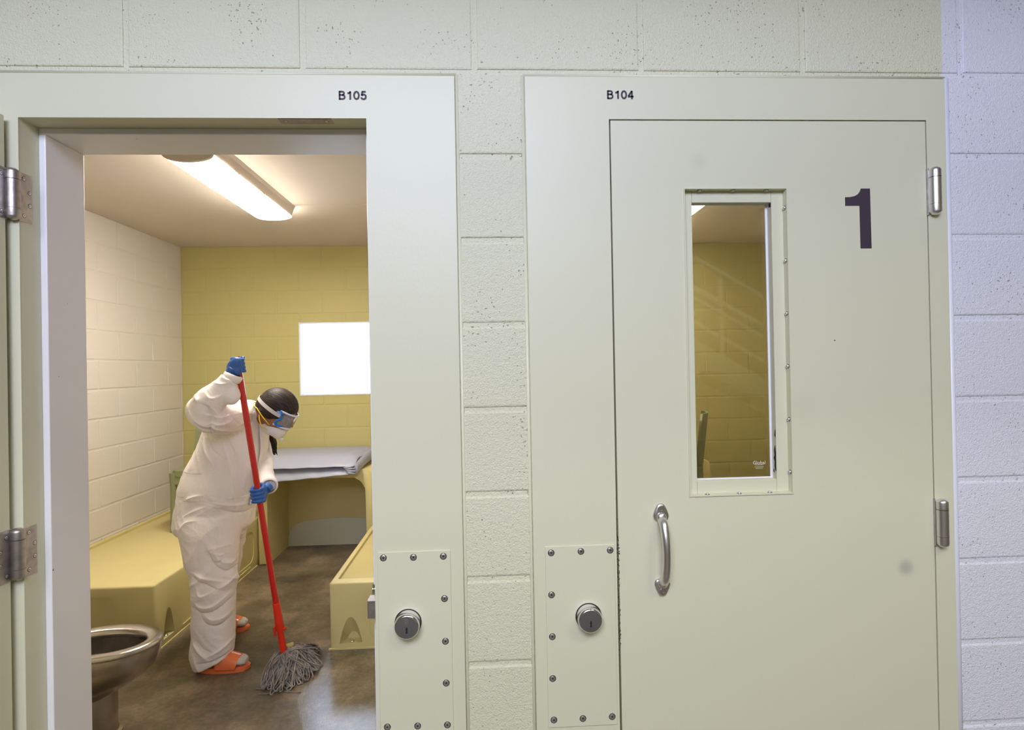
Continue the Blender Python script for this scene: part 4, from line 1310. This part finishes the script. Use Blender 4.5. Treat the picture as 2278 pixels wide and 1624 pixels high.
    loft_rings(bm, TORSO); loft_rings(bm, LEG_NEAR); loft_rings(bm, LEG_FAR)
    ARM_N = [(-0.501, 1.640, 1.290, 0.080), (-0.508, 1.520, 1.296, 0.082), (-0.545, 1.440, 1.315, 0.080), (-0.528, 1.415, 1.375, 0.070), (-0.478, 1.42, 1.425, 0.062), (-0.448, 1.425, 1.463, 0.050), (-0.428, 1.43, 1.492, 0.046)]
    limb(bm, ARM_N)
    ellipsoid(bm, (-0.585, 1.44, 1.335), (0.058, 0.06, 0.075), seg=16, rings=10)
    ellipsoid(bm, (-0.425, 1.43, 1.415), (0.045, 0.045, 0.05), seg=16, rings=10)
    ARM_F = [(-0.535, 1.920, 1.235, 0.085), (-0.490, 1.935, 1.111, 0.066), (-0.466, 1.900, 1.045, 0.058), (-0.415, 1.780, 0.995, 0.047), (-0.366, 1.680, 0.965, 0.043), (-0.308, 1.570, 0.940, 0.046)]
    limb(bm, ARM_F)
    # shoulders
    ellipsoid(bm, (-0.545, 1.64, 1.275), (0.10, 0.09, 0.085)); ellipsoid(bm, (-0.545, 1.90, 1.26), (0.10, 0.09, 0.085))
    ellipsoid(bm, (-0.50, 1.765, 1.315), (0.085, 0.10, 0.06))
    # collar: open ring round the neck
    nv = Vector((0.72, 0.0, 0.69)).normalized(); uu = Vector((0, 1, 0)); ww = nv.cross(uu)
    c0 = Vector((-0.448, 1.765, 1.305))
    tube(bm, [tuple(c0 + nv * 0.012 * math.cos(2 * a) + (uu * math.cos(a) * 0.070 + ww * math.sin(a) * 0.062)) for a in np.linspace(0, 2 * PI, 25)], 0.016, 10)
    me = fuse(bm, 0.0075, 6, 0.5)
    me = eval_mesh(me, [('SUBSURF', dict(levels=1, render_levels=1))])
    # creases and folds pressed into the surface
    n = len(me.vertices)
    co = np.empty(n * 3); me.vertices.foreach_get('co', co); co = co.reshape(-1, 3)
    no = np.empty(n * 3)
    try:
        me.vertex_normals.foreach_get('vector', no)
    except Exception:
        me.vertices.foreach_get('normal', no)
    no = no.reshape(-1, 3)
    for i in range(n):
        x, y, z = co[i]
        # long drapes following the body; sharper bunching at elbow, knee, hem and crotch
        w = Vector((x + 0.05 * mnoise.noise(Vector((x * 5, y * 5, z * 5))), y, z + 0.12 * mnoise.noise(Vector((x * 4 + 9, y * 4, z * 3)))))
        if z > 0.86 and x > -0.8 and not (y < 1.56):
            f1 = (9.0, 7.0, 3.5); f2 = (20, 15, 9)
        else:
            f1 = (4.5, 4.5, 8.0); f2 = (11, 9, 19)
        a = 1 - abs(mnoise.noise(Vector((w.x * f1[0] + w.z * 2.2, w.y * f1[1], w.z * f1[2] - w.x * 3.5)))) * 2.3
        b_ = 1 - abs(mnoise.noise(Vector((w.x * f2[0] + 5 - w.z * 5, w.y * f2[1], w.z * f2[2] + 3 + w.x * 7)))) * 2.3
        bunch = 0.75
        bunch += 0.5 * math.exp(-((z - 0.45) / 0.09) ** 2) + 0.35 * math.exp(-((z - 0.10) / 0.09) ** 2) + 0.3 * math.exp(-((z - 0.66) / 0.06) ** 2)
        if y < 1.56 and z > 1.2: bunch = 1.0
        if z < 0.03: bunch *= 0.2
        d = (0.0062 * (a - 0.45) + 0.0018 * (b_ - 0.45)) * bunch
        if y < 1.60 and z > 1.46: d *= 0.5
        if z < 1.0 and z > 0.88 and y < 1.66: d *= 0.4
        if d > 0.007: d = 0.007
        co[i] += no[i] * d
    # the large creases of the photo: strokes in the x-z plane pressed into the side facing the doorway
    camside = np.clip(-no[:, 1] * 1.4 + 0.25, 0, 1) * ((co[:, 1] < 1.90) | (co[:, 0] > -0.62))
    disp = np.zeros(n)
    for amp, wd, pl_ in FOLDS:
        A = spline(pl_, 6)
        best = np.full(n, 9.0); par_ = np.zeros(n); sgn = np.zeros(n)
        bx0, bx1 = A[:, 0].min() - 4 * wd, A[:, 0].max() + 4 * wd
        bz0, bz1 = A[:, 1].min() - 4 * wd, A[:, 1].max() + 4 * wd
        idx = np.where((co[:, 0] > bx0) & (co[:, 0] < bx1) & (co[:, 2] > bz0) & (co[:, 2] < bz1) & (camside > 0))[0]
        if len(idx) == 0: continue
        p = co[idx][:, [0, 2]]
        bb = np.full(len(idx), 9.0); pr_ = np.zeros(len(idx)); sg_ = np.zeros(len(idx))
        for k in range(len(A) - 1):
            a0, d0 = A[k], A[k + 1] - A[k]
            L2 = (d0 ** 2).sum()
            t_ = np.clip(((p - a0) @ d0) / L2, 0, 1)
            q = p - a0 - t_[:, None] * d0
            dist = np.sqrt((q ** 2).sum(1))
            cr = d0[0] * q[:, 1] - d0[1] * q[:, 0]
            m_ = dist < bb
            bb[m_] = dist[m_]; pr_[m_] = (k + t_[m_]) / (len(A) - 1); sg_[m_] = np.sign(cr[m_])
        sd = bb * sg_
        env = np.clip(np.sin(PI * np.clip(pr_, 0.04, 0.96)), 0, 1) ** 0.6
        # steep on one side, soft on the other
        prof = np.where(sd > 0, np.exp(-np.abs(sd) / (wd * 0.42)), np.exp(-np.abs(sd) / (wd * 1.3)))
        disp[idx] += 1.35 * amp * env * prof
    co += no * (disp * camside * 1.15)[:, None]
    me.vertices.foreach_set('co', co.ravel()); me.update()
    me = eval_mesh(me, [('SUBSURF', dict(levels=1, render_levels=1))])
    suit = place_mesh('coverall', me, M['suit'], P)
    # cuffs
    bm = bmesh.new()
    def cuff(c, d, r):
        B_ = bm
        d = Vector(d).normalized()
        lathe(B_, [(r * .80, 0.004), (r, 0.0), (r * 1.03, -0.012), (r * 0.98, -0.03), (r * 0.8, -0.034)], c, d, 24)
    cuff((-0.412, 1.433, 1.512), (0.35, 0.03, 0.72), 0.043)
    link('elastic_cuff', bm, M['suit'], suit, smooth=True)
    bm = bmesh.new()
    cuff((-0.300, 1.555, 0.935), (0.42, -0.85, -0.18), 0.044)
    link('elastic_cuff', bm, M['suit'], suit, smooth=True)
    bm = bmesh.new()
    # zip placket down the front edge of the chest
    zp = spline([(-0.418, 1.755, 1.295), (-0.408, 1.735, 1.20), (-0.404, 1.73, 1.10), (-0.424, 1.73, 1.0), (-0.445, 1.73, 0.90), (-0.468, 1.73, 0.80)], 5)
    tube(bm, [tuple(p) for p in zp], 0.010, 8, flat=(0.6, 1.6))
    link('zip_placket', bm, M['suit'], suit, smooth=True)

    # ---- head in its own tilted frame
    H = Vector((-0.304, 1.720, 1.307))
    fw = Vector((0.84, 0, -0.54)).normalized(); up = Vector((0.54, 0, 0.84)).normalized(); lt = Vector((0, -1, 0))   # lt: towards the camera side
    RM = Matrix((fw, -lt, up)).transposed()      # local x=fwd, y=+y world, z=up
    def hp(a, l, u): return tuple(H + fw * a + lt * l + up * u)
    bm = bmesh.new()
    ellipsoid(bm, hp(-0.015, 0, 0.030), (0.092, 0.072, 0.082), RM)
    ellipsoid(bm, hp(0.025, 0, -0.030), (0.058, 0.060, 0.085), RM)
    ellipsoid(bm, hp(0.035, 0, -0.085), (0.042, 0.042, 0.030), RM)        # chin
    ellipsoid(bm, hp(0.010, 0, -0.065), (0.048, 0.055, 0.035), RM)        # jaw
    tube(bm, [hp(0.076, 0, 0.010), hp(0.092, 0, -0.018), hp(0.100, 0, -0.034), hp(0.082, 0, -0.042)], [0.007, 0.009, 0.013, 0.008], 10)  # nose
    ellipsoid(bm, hp(0.070, 0, 0.022), (0.016, 0.050, 0.012), RM)         # brow
    ellipsoid(bm, hp(0.072, 0, -0.062), (0.012, 0.024, 0.010), RM)        # lips
    for s in (1, -1):
        ellipsoid(bm, hp(0.060, 0.034 * s, -0.022), (0.020, 0.020, 0.016), RM)   # cheek
        ellipsoid(bm, hp(-0.012, 0.058 * s, -0.012), (0.016, 0.010, 0.028), RM)  # ear
    tube(bm, [hp(-0.030, 0, -0.035), (-0.385, 1.735, 1.290), (-0.455, 1.765, 1.285), (-0.50, 1.77, 1.24)], [0.055, 0.052, 0.055, 0.06], 20)
    head = place_mesh('head', fuse(bm, 0.0045, 5), M['skin'], P)
    for s in (1, -1):
        bm = bmesh.new()
        ellipsoid(bm, hp(0.070, 0.026 * s, -0.002), (0.008, 0.011, 0.006), RM, 16, 10)
        link('eye', bm, M['sock'], head, smooth=True)
    # ---- hair: cap pulled back to a low bun with tail
    bm = bmesh.new()
    vs = ellipsoid(bm, hp(-0.018, 0, 0.028), (0.106, 0.086, 0.094), RM, 48, 30)
    inv = RM.transposed()
    for v in vs:
        q = inv @ (v.co - H)
        # hairline plane from behind the ear up to the forehead
        line = (q.z + 0.045) * 0.62 - (q.x - 0.020) * 0.78
        if line < 0:
            k = min(1.0, -line / 0.010)
            c = Vector((-0.018, 0, 0.028))
            q2 = c + (q - c) * (1 - 0.22 * k)
            v.co = H + RM @ q2
    ellipsoid(bm, hp(-0.082, 0, -0.012), (0.048, 0.055, 0.050), RM)
    ellipsoid(bm, hp(-0.040, 0, -0.028), (0.062, 0.076, 0.036), RM)
    ellipsoid(bm, hp(-0.012, 0, -0.010), (0.040, 0.080, 0.032), RM)
    me = fuse(bm, 0.0045, 3)
    hair = place_mesh('hair', me, M['hair'], P)
    bm = bmesh.new()
    rnd = random.Random(4)
    for k in range(46):
        j = [rnd.uniform(-1, 1) for _ in range(6)]
        pts = [(-0.432, 1.755 + .012 * j[0], 1.330 + .006 * j[1]), (-0.470 + .012 * j[2], 1.80 + .015 * j[3], 1.335 + .008 * j[1]), (-0.452 + .02 * j[4], 1.875 + .012 * j[0], 1.275),
               (-0.420 + .016 * j[2], 1.885 + .014 * j[3], 1.20), (-0.401 + .014 * j[4], 1.880 + .012 * j[5], 1.13), (-0.388 + .012 * j[1] + .006 * j[2], 1.875 + .01 * j[5], 1.065 + .02 * j[0])]
        pp = spline(pts, 5)
        m_ = len(pp)
        tube(bm, [tuple(p) for p in pp], [0.0065 * (1 - 0.75 * (i / m_) ** 1.6) for i in range(m_)], 6)
    link('ponytail', bm, M['hair'], hair, smooth=True)
    # ---- goggles
    def face_arc(a_c, a_r, l_r, u, n=17, ang=78):
        out = []
        for i in range(n):
            t_ = math.radians(-ang + 2 * ang * i / (n - 1))
            out.append(hp(a_c + a_r * math.cos(t_), l_r * math.sin(t_), u))
        return out
    g = link('goggle_lens', (lambda b: b)(bmesh.new()), M['goggle_clear'], P)
    bm = bmesh.new()
    rows = [face_arc(0.020, k * 0.082, 0.076, u) for (u, k) in ((-0.052, 0.95), (-0.035, 1.0), (-0.012, 1.03), (0.012, 1.0), (0.026, 0.95))]
    V = [[bm.verts.new(p) for p in r_] for r_ in rows]
    for A_, B_ in zip(V, V[1:]):
        for i in range(16): bm.faces.new((A_[i], A_[i + 1], B_[i + 1], B_[i]))
    bmesh.ops.recalc_face_normals(bm, faces=bm.faces[:])
    bm.to_mesh(g.data); bm.free(); g.data.shade_smooth()
    bm = bmesh.new()
    for u, k in ((-0.053, 0.95), (0.027, 0.95)):
        tube(bm, face_arc(0.020, 0.082 * k, 0.077, u, ang=84), 0.0048, 8)
    link('goggle_rim', bm, M['white_trim'], g, smooth=True, label='clear white goggle rim')
    for s in (1, -1):
        bm = bmesh.new()
        pth = [hp(0.030, 0.078 * s, 0.028), hp(0.034, 0.082 * s, 0.010), hp(0.050, 0.079 * s, -0.008), hp(0.036, 0.079 * s, -0.030), hp(0.040, 0.076 * s, -0.052)]
        tube(bm, [tuple(p) for p in spline(pth, 5)], 0.0070, 8)
        tube(bm, [hp(0.040, 0.076 * s, -0.052), hp(0.062, 0.066 * s, -0.050), hp(0.078, 0.050 * s, -0.046)], [0.0065, 0.006, 0.003], 8)
        tube(bm, [hp(0.014, 0.079 * s, 0.012), hp(0.034, 0.082 * s, 0.012), hp(0.050, 0.076 * s, 0.020)], [0.009, 0.009, 0.004], 8)
        link('goggle_side_frame', bm, M['goggle_blue'], g, smooth=True, label='blue goggle side frame')
    def band(bm, pts, w, th):
        """flat ribbon; pts = list of (point, outward, width dir)"""
        V_ = []
        for p, o_, wd in pts:
            p = Vector(p); o_ = Vector(o_).normalized(); wd = Vector(wd).normalized()
            V_.append([bm.verts.new(p + wd * w / 2), bm.verts.new(p + wd * w / 2 + o_ * th), bm.verts.new(p - wd * w / 2 + o_ * th), bm.verts.new(p - wd * w / 2)])
        for A_, B_ in zip(V_, V_[1:]):
            for i in range(4): bm.faces.new((A_[i], A_[(i + 1) % 4], B_[(i + 1) % 4], B_[i]))
        bm.faces.new(V_[0]); bm.faces.new(V_[-1])
    bm = bmesh.new()
    L_ = []
    for i in range(33):
        t_ = math.radians(72 + 216 * i / 32)
        a, l = math.cos(t_), math.sin(t_)
        u = 0.004 + 0.010 * max(0, -a)
        p = hp(-0.012 + (0.118 if a > 0 else 0.136) * a + 0.018, 0.0935 * l, u)
        L_.append((p, fw * a + lt * l, up))
    band(bm, L_, 0.019, 0.002)
    link('goggle_strap', bm, M['strap'], g, smooth=False, label='pale elastic goggle strap')
    # ---- respirator
    bm = bmesh.new()
    ellipsoid(bm, hp(0.036, 0, -0.088), (0.060, 0.052, 0.046), RM)
    ellipsoid(bm, hp(0.060, 0, -0.110), (0.030, 0.034, 0.026), RM)
    ellipsoid(bm, hp(0.012, 0, -0.108), (0.034, 0.044, 0.030), RM)
    ellipsoid(bm, hp(0.072, 0, -0.062), (0.026, 0.026, 0.022), RM)
    mk = place_mesh('respirator_mask', fuse(bm, 0.004, 5), M['mask'], P)
    bm = bmesh.new(); lathe(bm, [(0.013, 0), (0.013, 0.010), (0.010, 0.014), (0, 0.014)], hp(0.084, 0.0, -0.118), tuple(fw * 0.6 - up * 0.8), 20)
    link('valve', bm, M['mask'], mk, smooth=True, auto=40)
    bm = bmesh.new()
    A_ = []
    for i in range(29):
        t_ = math.radians(62 + 236 * i / 28)
        a, l = math.cos(t_), math.sin(t_)
        q = (a + 0.47) / 1.47 if a > -0.47 else 0
        A_.append(hp(-0.030 + 0.108 * a * (1 if a < 0 else 0.9), 0.086 * l - 0.0, -0.028 - 0.042 * max(0, (a + 0.5) / 1.0)))
    tube(bm, A_, 0.0028, 6)
    tube(bm, [hp(0.010, 0.062, -0.100), hp(-0.020, 0.066, -0.098), hp(-0.045, 0.062, -0.078), hp(-0.07, 0.04, -0.06)], 0.0028, 6)
    link('yellow_straps', bm, M['yellow'], mk, smooth=True, label='yellow elastic mask straps')

    # ---- gloved hands, one skin each
    def finger(bm, pts, r0, r1):
        A = spline(pts, 5)
        m_ = len(A)
        tube(bm, [tuple(a) for a in A], [r0 + (r1 - r0) * i / (m_ - 1) for i in range(m_)], 10)
        for q in (A[0], A[-1]):
            ellipsoid(bm, q, (r0 if q is A[0] else r1,) * 3, seg=12, rings=8)
    # upper (right) fist, closed round the top of the pole; back of the hand to the camera
    pole = lambda z: Vector((-0.404 + (1.596 - z) * 0.1198, 1.450 + (1.596 - z) * 0.036, z))
    bm = bmesh.new()
    ellipsoid(bm, (-0.410, 1.425, 1.550), (0.032, 0.018, 0.040), Matrix.Rotation(math.radians(20), 3, 'Y'))
    ellipsoid(bm, (-0.395, 1.424, 1.568), (0.026, 0.017, 0.030))
    ellipsoid(bm, (-0.392, 1.424, 1.532), (0.024, 0.017, 0.026))
    tube(bm, [(-0.432, 1.430, 1.500), (-0.422, 1.428, 1.525), (-0.410, 1.426, 1.545)], [0.027, 0.026, 0.026], 14)
    for i in range(4):
        z = 1.590 - 0.0185 * i
        c = pole(z)
        k = (1.0, 1.08, 1.05, 0.92)[i]
        pts = []
        for a in (200, 240, 285, 330, 10, 60, 110, 150):
            aa = math.radians(a)
            rr = 0.0235 * k if a in (285, 330) else 0.0225
            pts.append((c.x + rr * 1.12 * math.cos(aa) + 0.002, c.y + rr * math.sin(aa), z - 0.004 * (a > 300 or a < 180)))
        finger(bm, pts, 0.0098, 0.0082)
    finger(bm, [(-0.425, 1.440, 1.555), (-0.418, 1.462, 1.578), (-0.400, 1.474, 1.592), (-0.382, 1.470, 1.596)], 0.011, 0.0085)
    h1 = place_mesh('glove', fuse(bm, 0.0026, 3), M['glove'], P)
    # lower (left) hand: fingers wrap in front of the pole from the right
    bm = bmesh.new()
    ellipsoid(bm, (-0.304, 1.500, 0.915), (0.017, 0.030, 0.040))
    ellipsoid(bm, (-0.300, 1.488, 0.900), (0.014, 0.024, 0.034))
    tube(bm, [(-0.296, 1.535, 0.938), (-0.300, 1.512, 0.925)], [0.027, 0.026], 14)
    for i in range(4):
        z = 0.936 - 0.0185 * i
        c = Vector((-0.404 + (1.596 - z) * 0.1198, 1.450 + (1.596 - z) * 0.036, z))
        pts = []
        for a in (20, 340, 305, 265, 225, 190, 165):
            aa = math.radians(a)
            rr = 0.0232
            dz = 0.003 - 0.010 * ((340 - a) % 360 / 175) if a != 20 else 0.003
            pts.append((c.x + rr * (1.15 if a > 180 else 1.0) * math.cos(aa) - (0.003 if 180 < a < 300 else 0), c.y + rr * math.sin(aa), z + dz))
        if i == 2: pts[-1] = (pts[-1][0] - 0.010, pts[-1][1] - 0.004, pts[-1][2] + 0.002)
        finger(bm, pts, 0.0098, 0.0080 if i < 3 else 0.0072)
    finger(bm, [(-0.308, 1.522, 0.935), (-0.322, 1.528, 0.948), (-0.345, 1.522, 0.950), (-0.358, 1.505, 0.940), (-0.362, 1.490, 0.926)], 0.011, 0.0095)
    h2 = place_mesh('glove', fuse(bm, 0.0026, 3), M['glove'], P)

    # ---- feet in socks and orange slides
    def foot(x_toe, x_heel, y, z=0.0):
        L_ = x_toe - x_heel
        bm = bmesh.new()
        sec = [(0.00, 0.028, 0.030, 0.050), (0.08, 0.033, 0.036, 0.058), (0.25, 0.034, 0.042, 0.064), (0.45, 0.038, 0.036, 0.062), (0.62, 0.041, 0.029, 0.055), (0.78, 0.045, 0.025, 0.048), (0.90, 0.041, 0.021, 0.044), (0.985, 0.026, 0.015, 0.040)]
        V = []
        for (t_, wy, hz, zc) in sec:
            V.append([bm.verts.new((x_heel + L_ * t_, y + wy * math.cos(2 * PI * i / 20), z + 0.026 + max(-0.0, hz * (1 + math.sin(2 * PI * i / 20)))  )) for i in range(20)])
        for A_, B_ in zip(V, V[1:]):
            for i in range(20): bm.faces.new((A_[i], A_[(i + 1) % 20], B_[(i + 1) % 20], B_[i]))
        bm.faces.new(V[0][::-1]); bm.faces.new(V[-1])
        tube(bm, [(x_heel + 0.055, y, z + 0.07), (x_heel + 0.055, y, z + 0.18)], 0.04, 16)
        s = place_mesh('sock', fuse(bm, 0.005, 4), M['sock'], P)
        # slide: sole
        out = []
        for i in range(40):
            a = 2 * PI * i / 40
            ex = abs(math.cos(a)) ** 0.8 * (1 if math.cos(a) > 0 else -1)
            out.append((x_heel + L_ / 2 + (L_ / 2 + 0.012) * ex, y + (0.044 + 0.006 * ex) * math.sin(a)))
        bm = prism(bmesh.new(), out, 'z', z + 0.001, z + 0.027)
        es = [e for e in bm.edges if abs(e.verts[0].co.z - e.verts[1].co.z) < 1e-6]
        bmesh.ops.bevel(bm, geom=es, offset=0.005, segments=2, affect='EDGES')
        sl = link('slide_sandal', bm, M['orange'], P, smooth=True, auto=40, label='orange slide sandal')
        bm = bmesh.new()
        V = []
        for k in range(9):
            t_ = 0.40 + (0.83 - 0.40) * k / 8
            row = []
            hh = 0.100 - 0.036 * k / 8
            for i in range(15):
                a = PI * i / 14
                row.append((x_heel + L_ * t_ + 0.012 * math.sin(a), y + 0.0510 * math.cos(a) * (0.98 + 0.02 * math.sin(a)), z + 0.018 + (hh - 0.012) * math.sin(a) ** 0.75))
            V.append(row)
        I = [[bm.verts.new(p) for p in r_] for r_ in V]
        for A_, B_ in zip(I, I[1:]):
            for i in range(14): bm.faces.new((A_[i], A_[i + 1], B_[i + 1], B_[i]))
        me = bpy.data.meshes.new('s'); bmesh.ops.recalc_face_normals(bm, faces=bm.faces[:]); bm.to_mesh(me); bm.free()
        me = eval_mesh(me, [('SOLIDIFY', dict(thickness=0.004, offset=0)), ('SUBSURF', dict(levels=1, render_levels=1))])
        place_mesh('strap', me, M['orange'], sl)
    foot(-0.424, -0.672, 1.562)
    foot(-0.612, -0.860, 1.995)
    return P
person()

# ------------------------------------------------------------------ the mop
def mop():
    t_ = empty('string_mop', (-0.18, 1.50, 0.0), label='red handled string mop with grey yarn head held by the person', cat='mop')
    top = Vector((-0.4045, 1.4495, 1.601)); bend = Vector((-0.2520, 1.495, 0.3595)); low = Vector((-0.219, 1.505, 0.085))
    bm = bmesh.new(); tube(bm, [top, top.lerp(bend, 0.5), bend], 0.0145, 20)
    link('handle', bm, M['red'], t_, smooth=True, auto=50)
    bm = bmesh.new()
    a, b = bend, low
    d = (b - a)
    rr = [(0.0, 0.0185), (0.015, 0.0195), (0.02, 0.0175), (0.25, 0.0190), (0.48, 0.0205), (0.52, 0.0150), (0.75, 0.0165), (0.95, 0.0160), (1.0, 0.012)]
    pts_ = [a + d * t__ for t__, _ in rr]
    tube(bm, pts_, [r_ for _, r_ in rr], 20, flat=(1.0, 1.0))
    cl = link('clamp', bm, M['red_plastic'], t_, smooth=True, auto=40, label='red orange plastic clamp')
    bm = bmesh.new()
    c = a + d * 0.50
    tube(bm, [c + Vector((-0.030, 0, -0.002)), c + Vector((0.030, 0, 0.004))], 0.0072, 10)
    tube(bm, [c + Vector((-0.026, -0.004, 0.015)), c + Vector((-0.024, -0.004, -0.03))], 0.006, 8)
    link('clamp_bolt', bm, M['red_plastic'], cl, smooth=True, auto=50)
    # pale yellow headband
    bm = bmesh.new()
    tube(bm, [(-0.262, 1.545, 0.075), (-0.225, 1.53, 0.115), (-0.185, 1.545, 0.125)], [0.008, 0.010, 0.006], 8, flat=(0.5, 1.6))
    link('head_band', bm, mat('yellow_band', (0.42, 0.36, 0.12), 0.8), t_, smooth=True)
    # yarn: looped strands fanning over the floor
    rnd = random.Random(11)
    bm = bmesh.new()
    ends = [(-0.245, 1.345), (-0.20, 1.335), (-0.265, 1.375), (-0.155, 1.37), (-0.10, 1.40), (-0.06, 1.455), (-0.045, 1.50), (-0.050, 1.56), (-0.085, 1.625), (-0.115, 1.70), (-0.145, 1.74), (-0.205, 1.40)]
    for k in range(300):
        e = rnd.choice(ends)
        s = Vector((-0.215 + rnd.uniform(-0.022, 0.025), 1.515 + rnd.uniform(-0.02, 0.04), rnd.uniform(0.075, 0.115)))
        f_ = rnd.uniform(0.55, 1.0)
        ex, ey = e[0] + rnd.uniform(-0.030, 0.030), e[1] + rnd.uniform(-0.030, 0.030)
        E_ = Vector((s.x + (ex - s.x) * f_, s.y + (ey - s.y) * f_, 0.008 + rnd.uniform(0, 0.03) * (1 - f_ * 0.6)))
        side = Vector((-(E_.y - s.y), E_.x - s.x, 0)).normalized()
        hump = rnd.uniform(0.01, 0.045)
        w1, w2 = rnd.uniform(-0.03, 0.03), rnd.uniform(-0.035, 0.035)
        p1 = s.lerp(E_, 0.33) + side * w1 + Vector((0, 0, hump * 0.6))
        p2 = s.lerp(E_, 0.68) + side * w2 + Vector((0, 0, hump * 0.35))
        loop_ = rnd.random() < 0.6
        pts = [s, p1, p2, E_]
        if loop_:
            q = E_ + side * rnd.choice((-1, 1)) * rnd.uniform(0.010, 0.022) + (E_ - s).normalized() * 0.004
            back = s.lerp(E_, rnd.uniform(0.55, 0.8)) + (q - E_) * 1.6 + Vector((0, 0, 0.012 + hump * .4))
            pts += [q, back]
        A = spline([tuple(p) for p in pts], 5)
        for p in A:
            p[2] = max(p[2], 0.0045)
            p[0] += 0.0022 * math.sin(p[1] * 260 + k); p[1] += 0.0022 * math.sin(p[0] * 240 + k * 2)
        tube(bm, [tuple(p) for p in A], 0.0034, 6)
    # a few stray strands
    for q in ([(-0.21, 1.36, 0.006), (-0.16, 1.335, 0.004), (-0.105, 1.325, 0.004), (-0.075, 1.322, 0.004)], [(-0.20, 1.36, 0.012), (-0.225, 1.325, 0.004), (-0.275, 1.322, 0.004)], [(-0.24, 1.37, 0.01), (-0.275, 1.365, 0.004), (-0.305, 1.37, 0.004)]):
        A = spline(q, 5); tube(bm, [tuple(p) for p in A], 0.002, 6)
    link('yarn', bm, M['yarn'], t_, smooth=True, kind='stuff', label='tangled damp grey yarn')
mop()

# ------------------------------------------------------------------ dayroom stair behind the camera (seen only as a reflection in the glass)
def stairs():
    t_ = empty('staircase', (3.7, -5.4, 0), label='pale staircase with railings faintly mirrored in the closed door glass', cat='staircase')
    zt = lambda x: 2.83 - 0.57 * (x - 3.25)
    x0, x1 = 1.2, 6.2
    for y in (-5.0, -5.95):
        bm = bmesh.new(); tube(bm, [(x0, y, zt(x0)), (x1, y, zt(x1))], 0.035, 12)
        link('handrail', bm, M['stair'], t_, smooth=True, auto=50)
        bm = bmesh.new(); tube(bm, [(x0, y, zt(x0) - 0.48), (x1, y, zt(x1) - 0.48)], 0.025, 12)
        link('mid_rail', bm, M['stair'], t_, smooth=True, auto=50)
        bm = prism(bmesh.new(), [(x0, zt(x0) - 0.98), (x1, zt(x1) - 0.98), (x1, zt(x1) - 1.22), (x0, zt(x0) - 1.22)], 'y', y - 0.02, y + 0.02)
        link('stringer', bm, M['stair'], t_)
        for k in range(5):
            x = x0 + 0.15 + k * 1.15
            bm = BX(x - 0.02, x + 0.02, y - 0.019, y + 0.019, zt(x) - 1.1, zt(x))
            link('post', bm, M['stair'], t_)
    for k in range(17):
        x = x0 + 0.1 + k * 0.29
        z = zt(x) - 1.05
        if z < 0.05: break
        link('tread', BX(x - 0.15, x + 0.15, -5.93, -5.02, z - 0.02, z + 0.02), M['stair'], t_)
stairs()
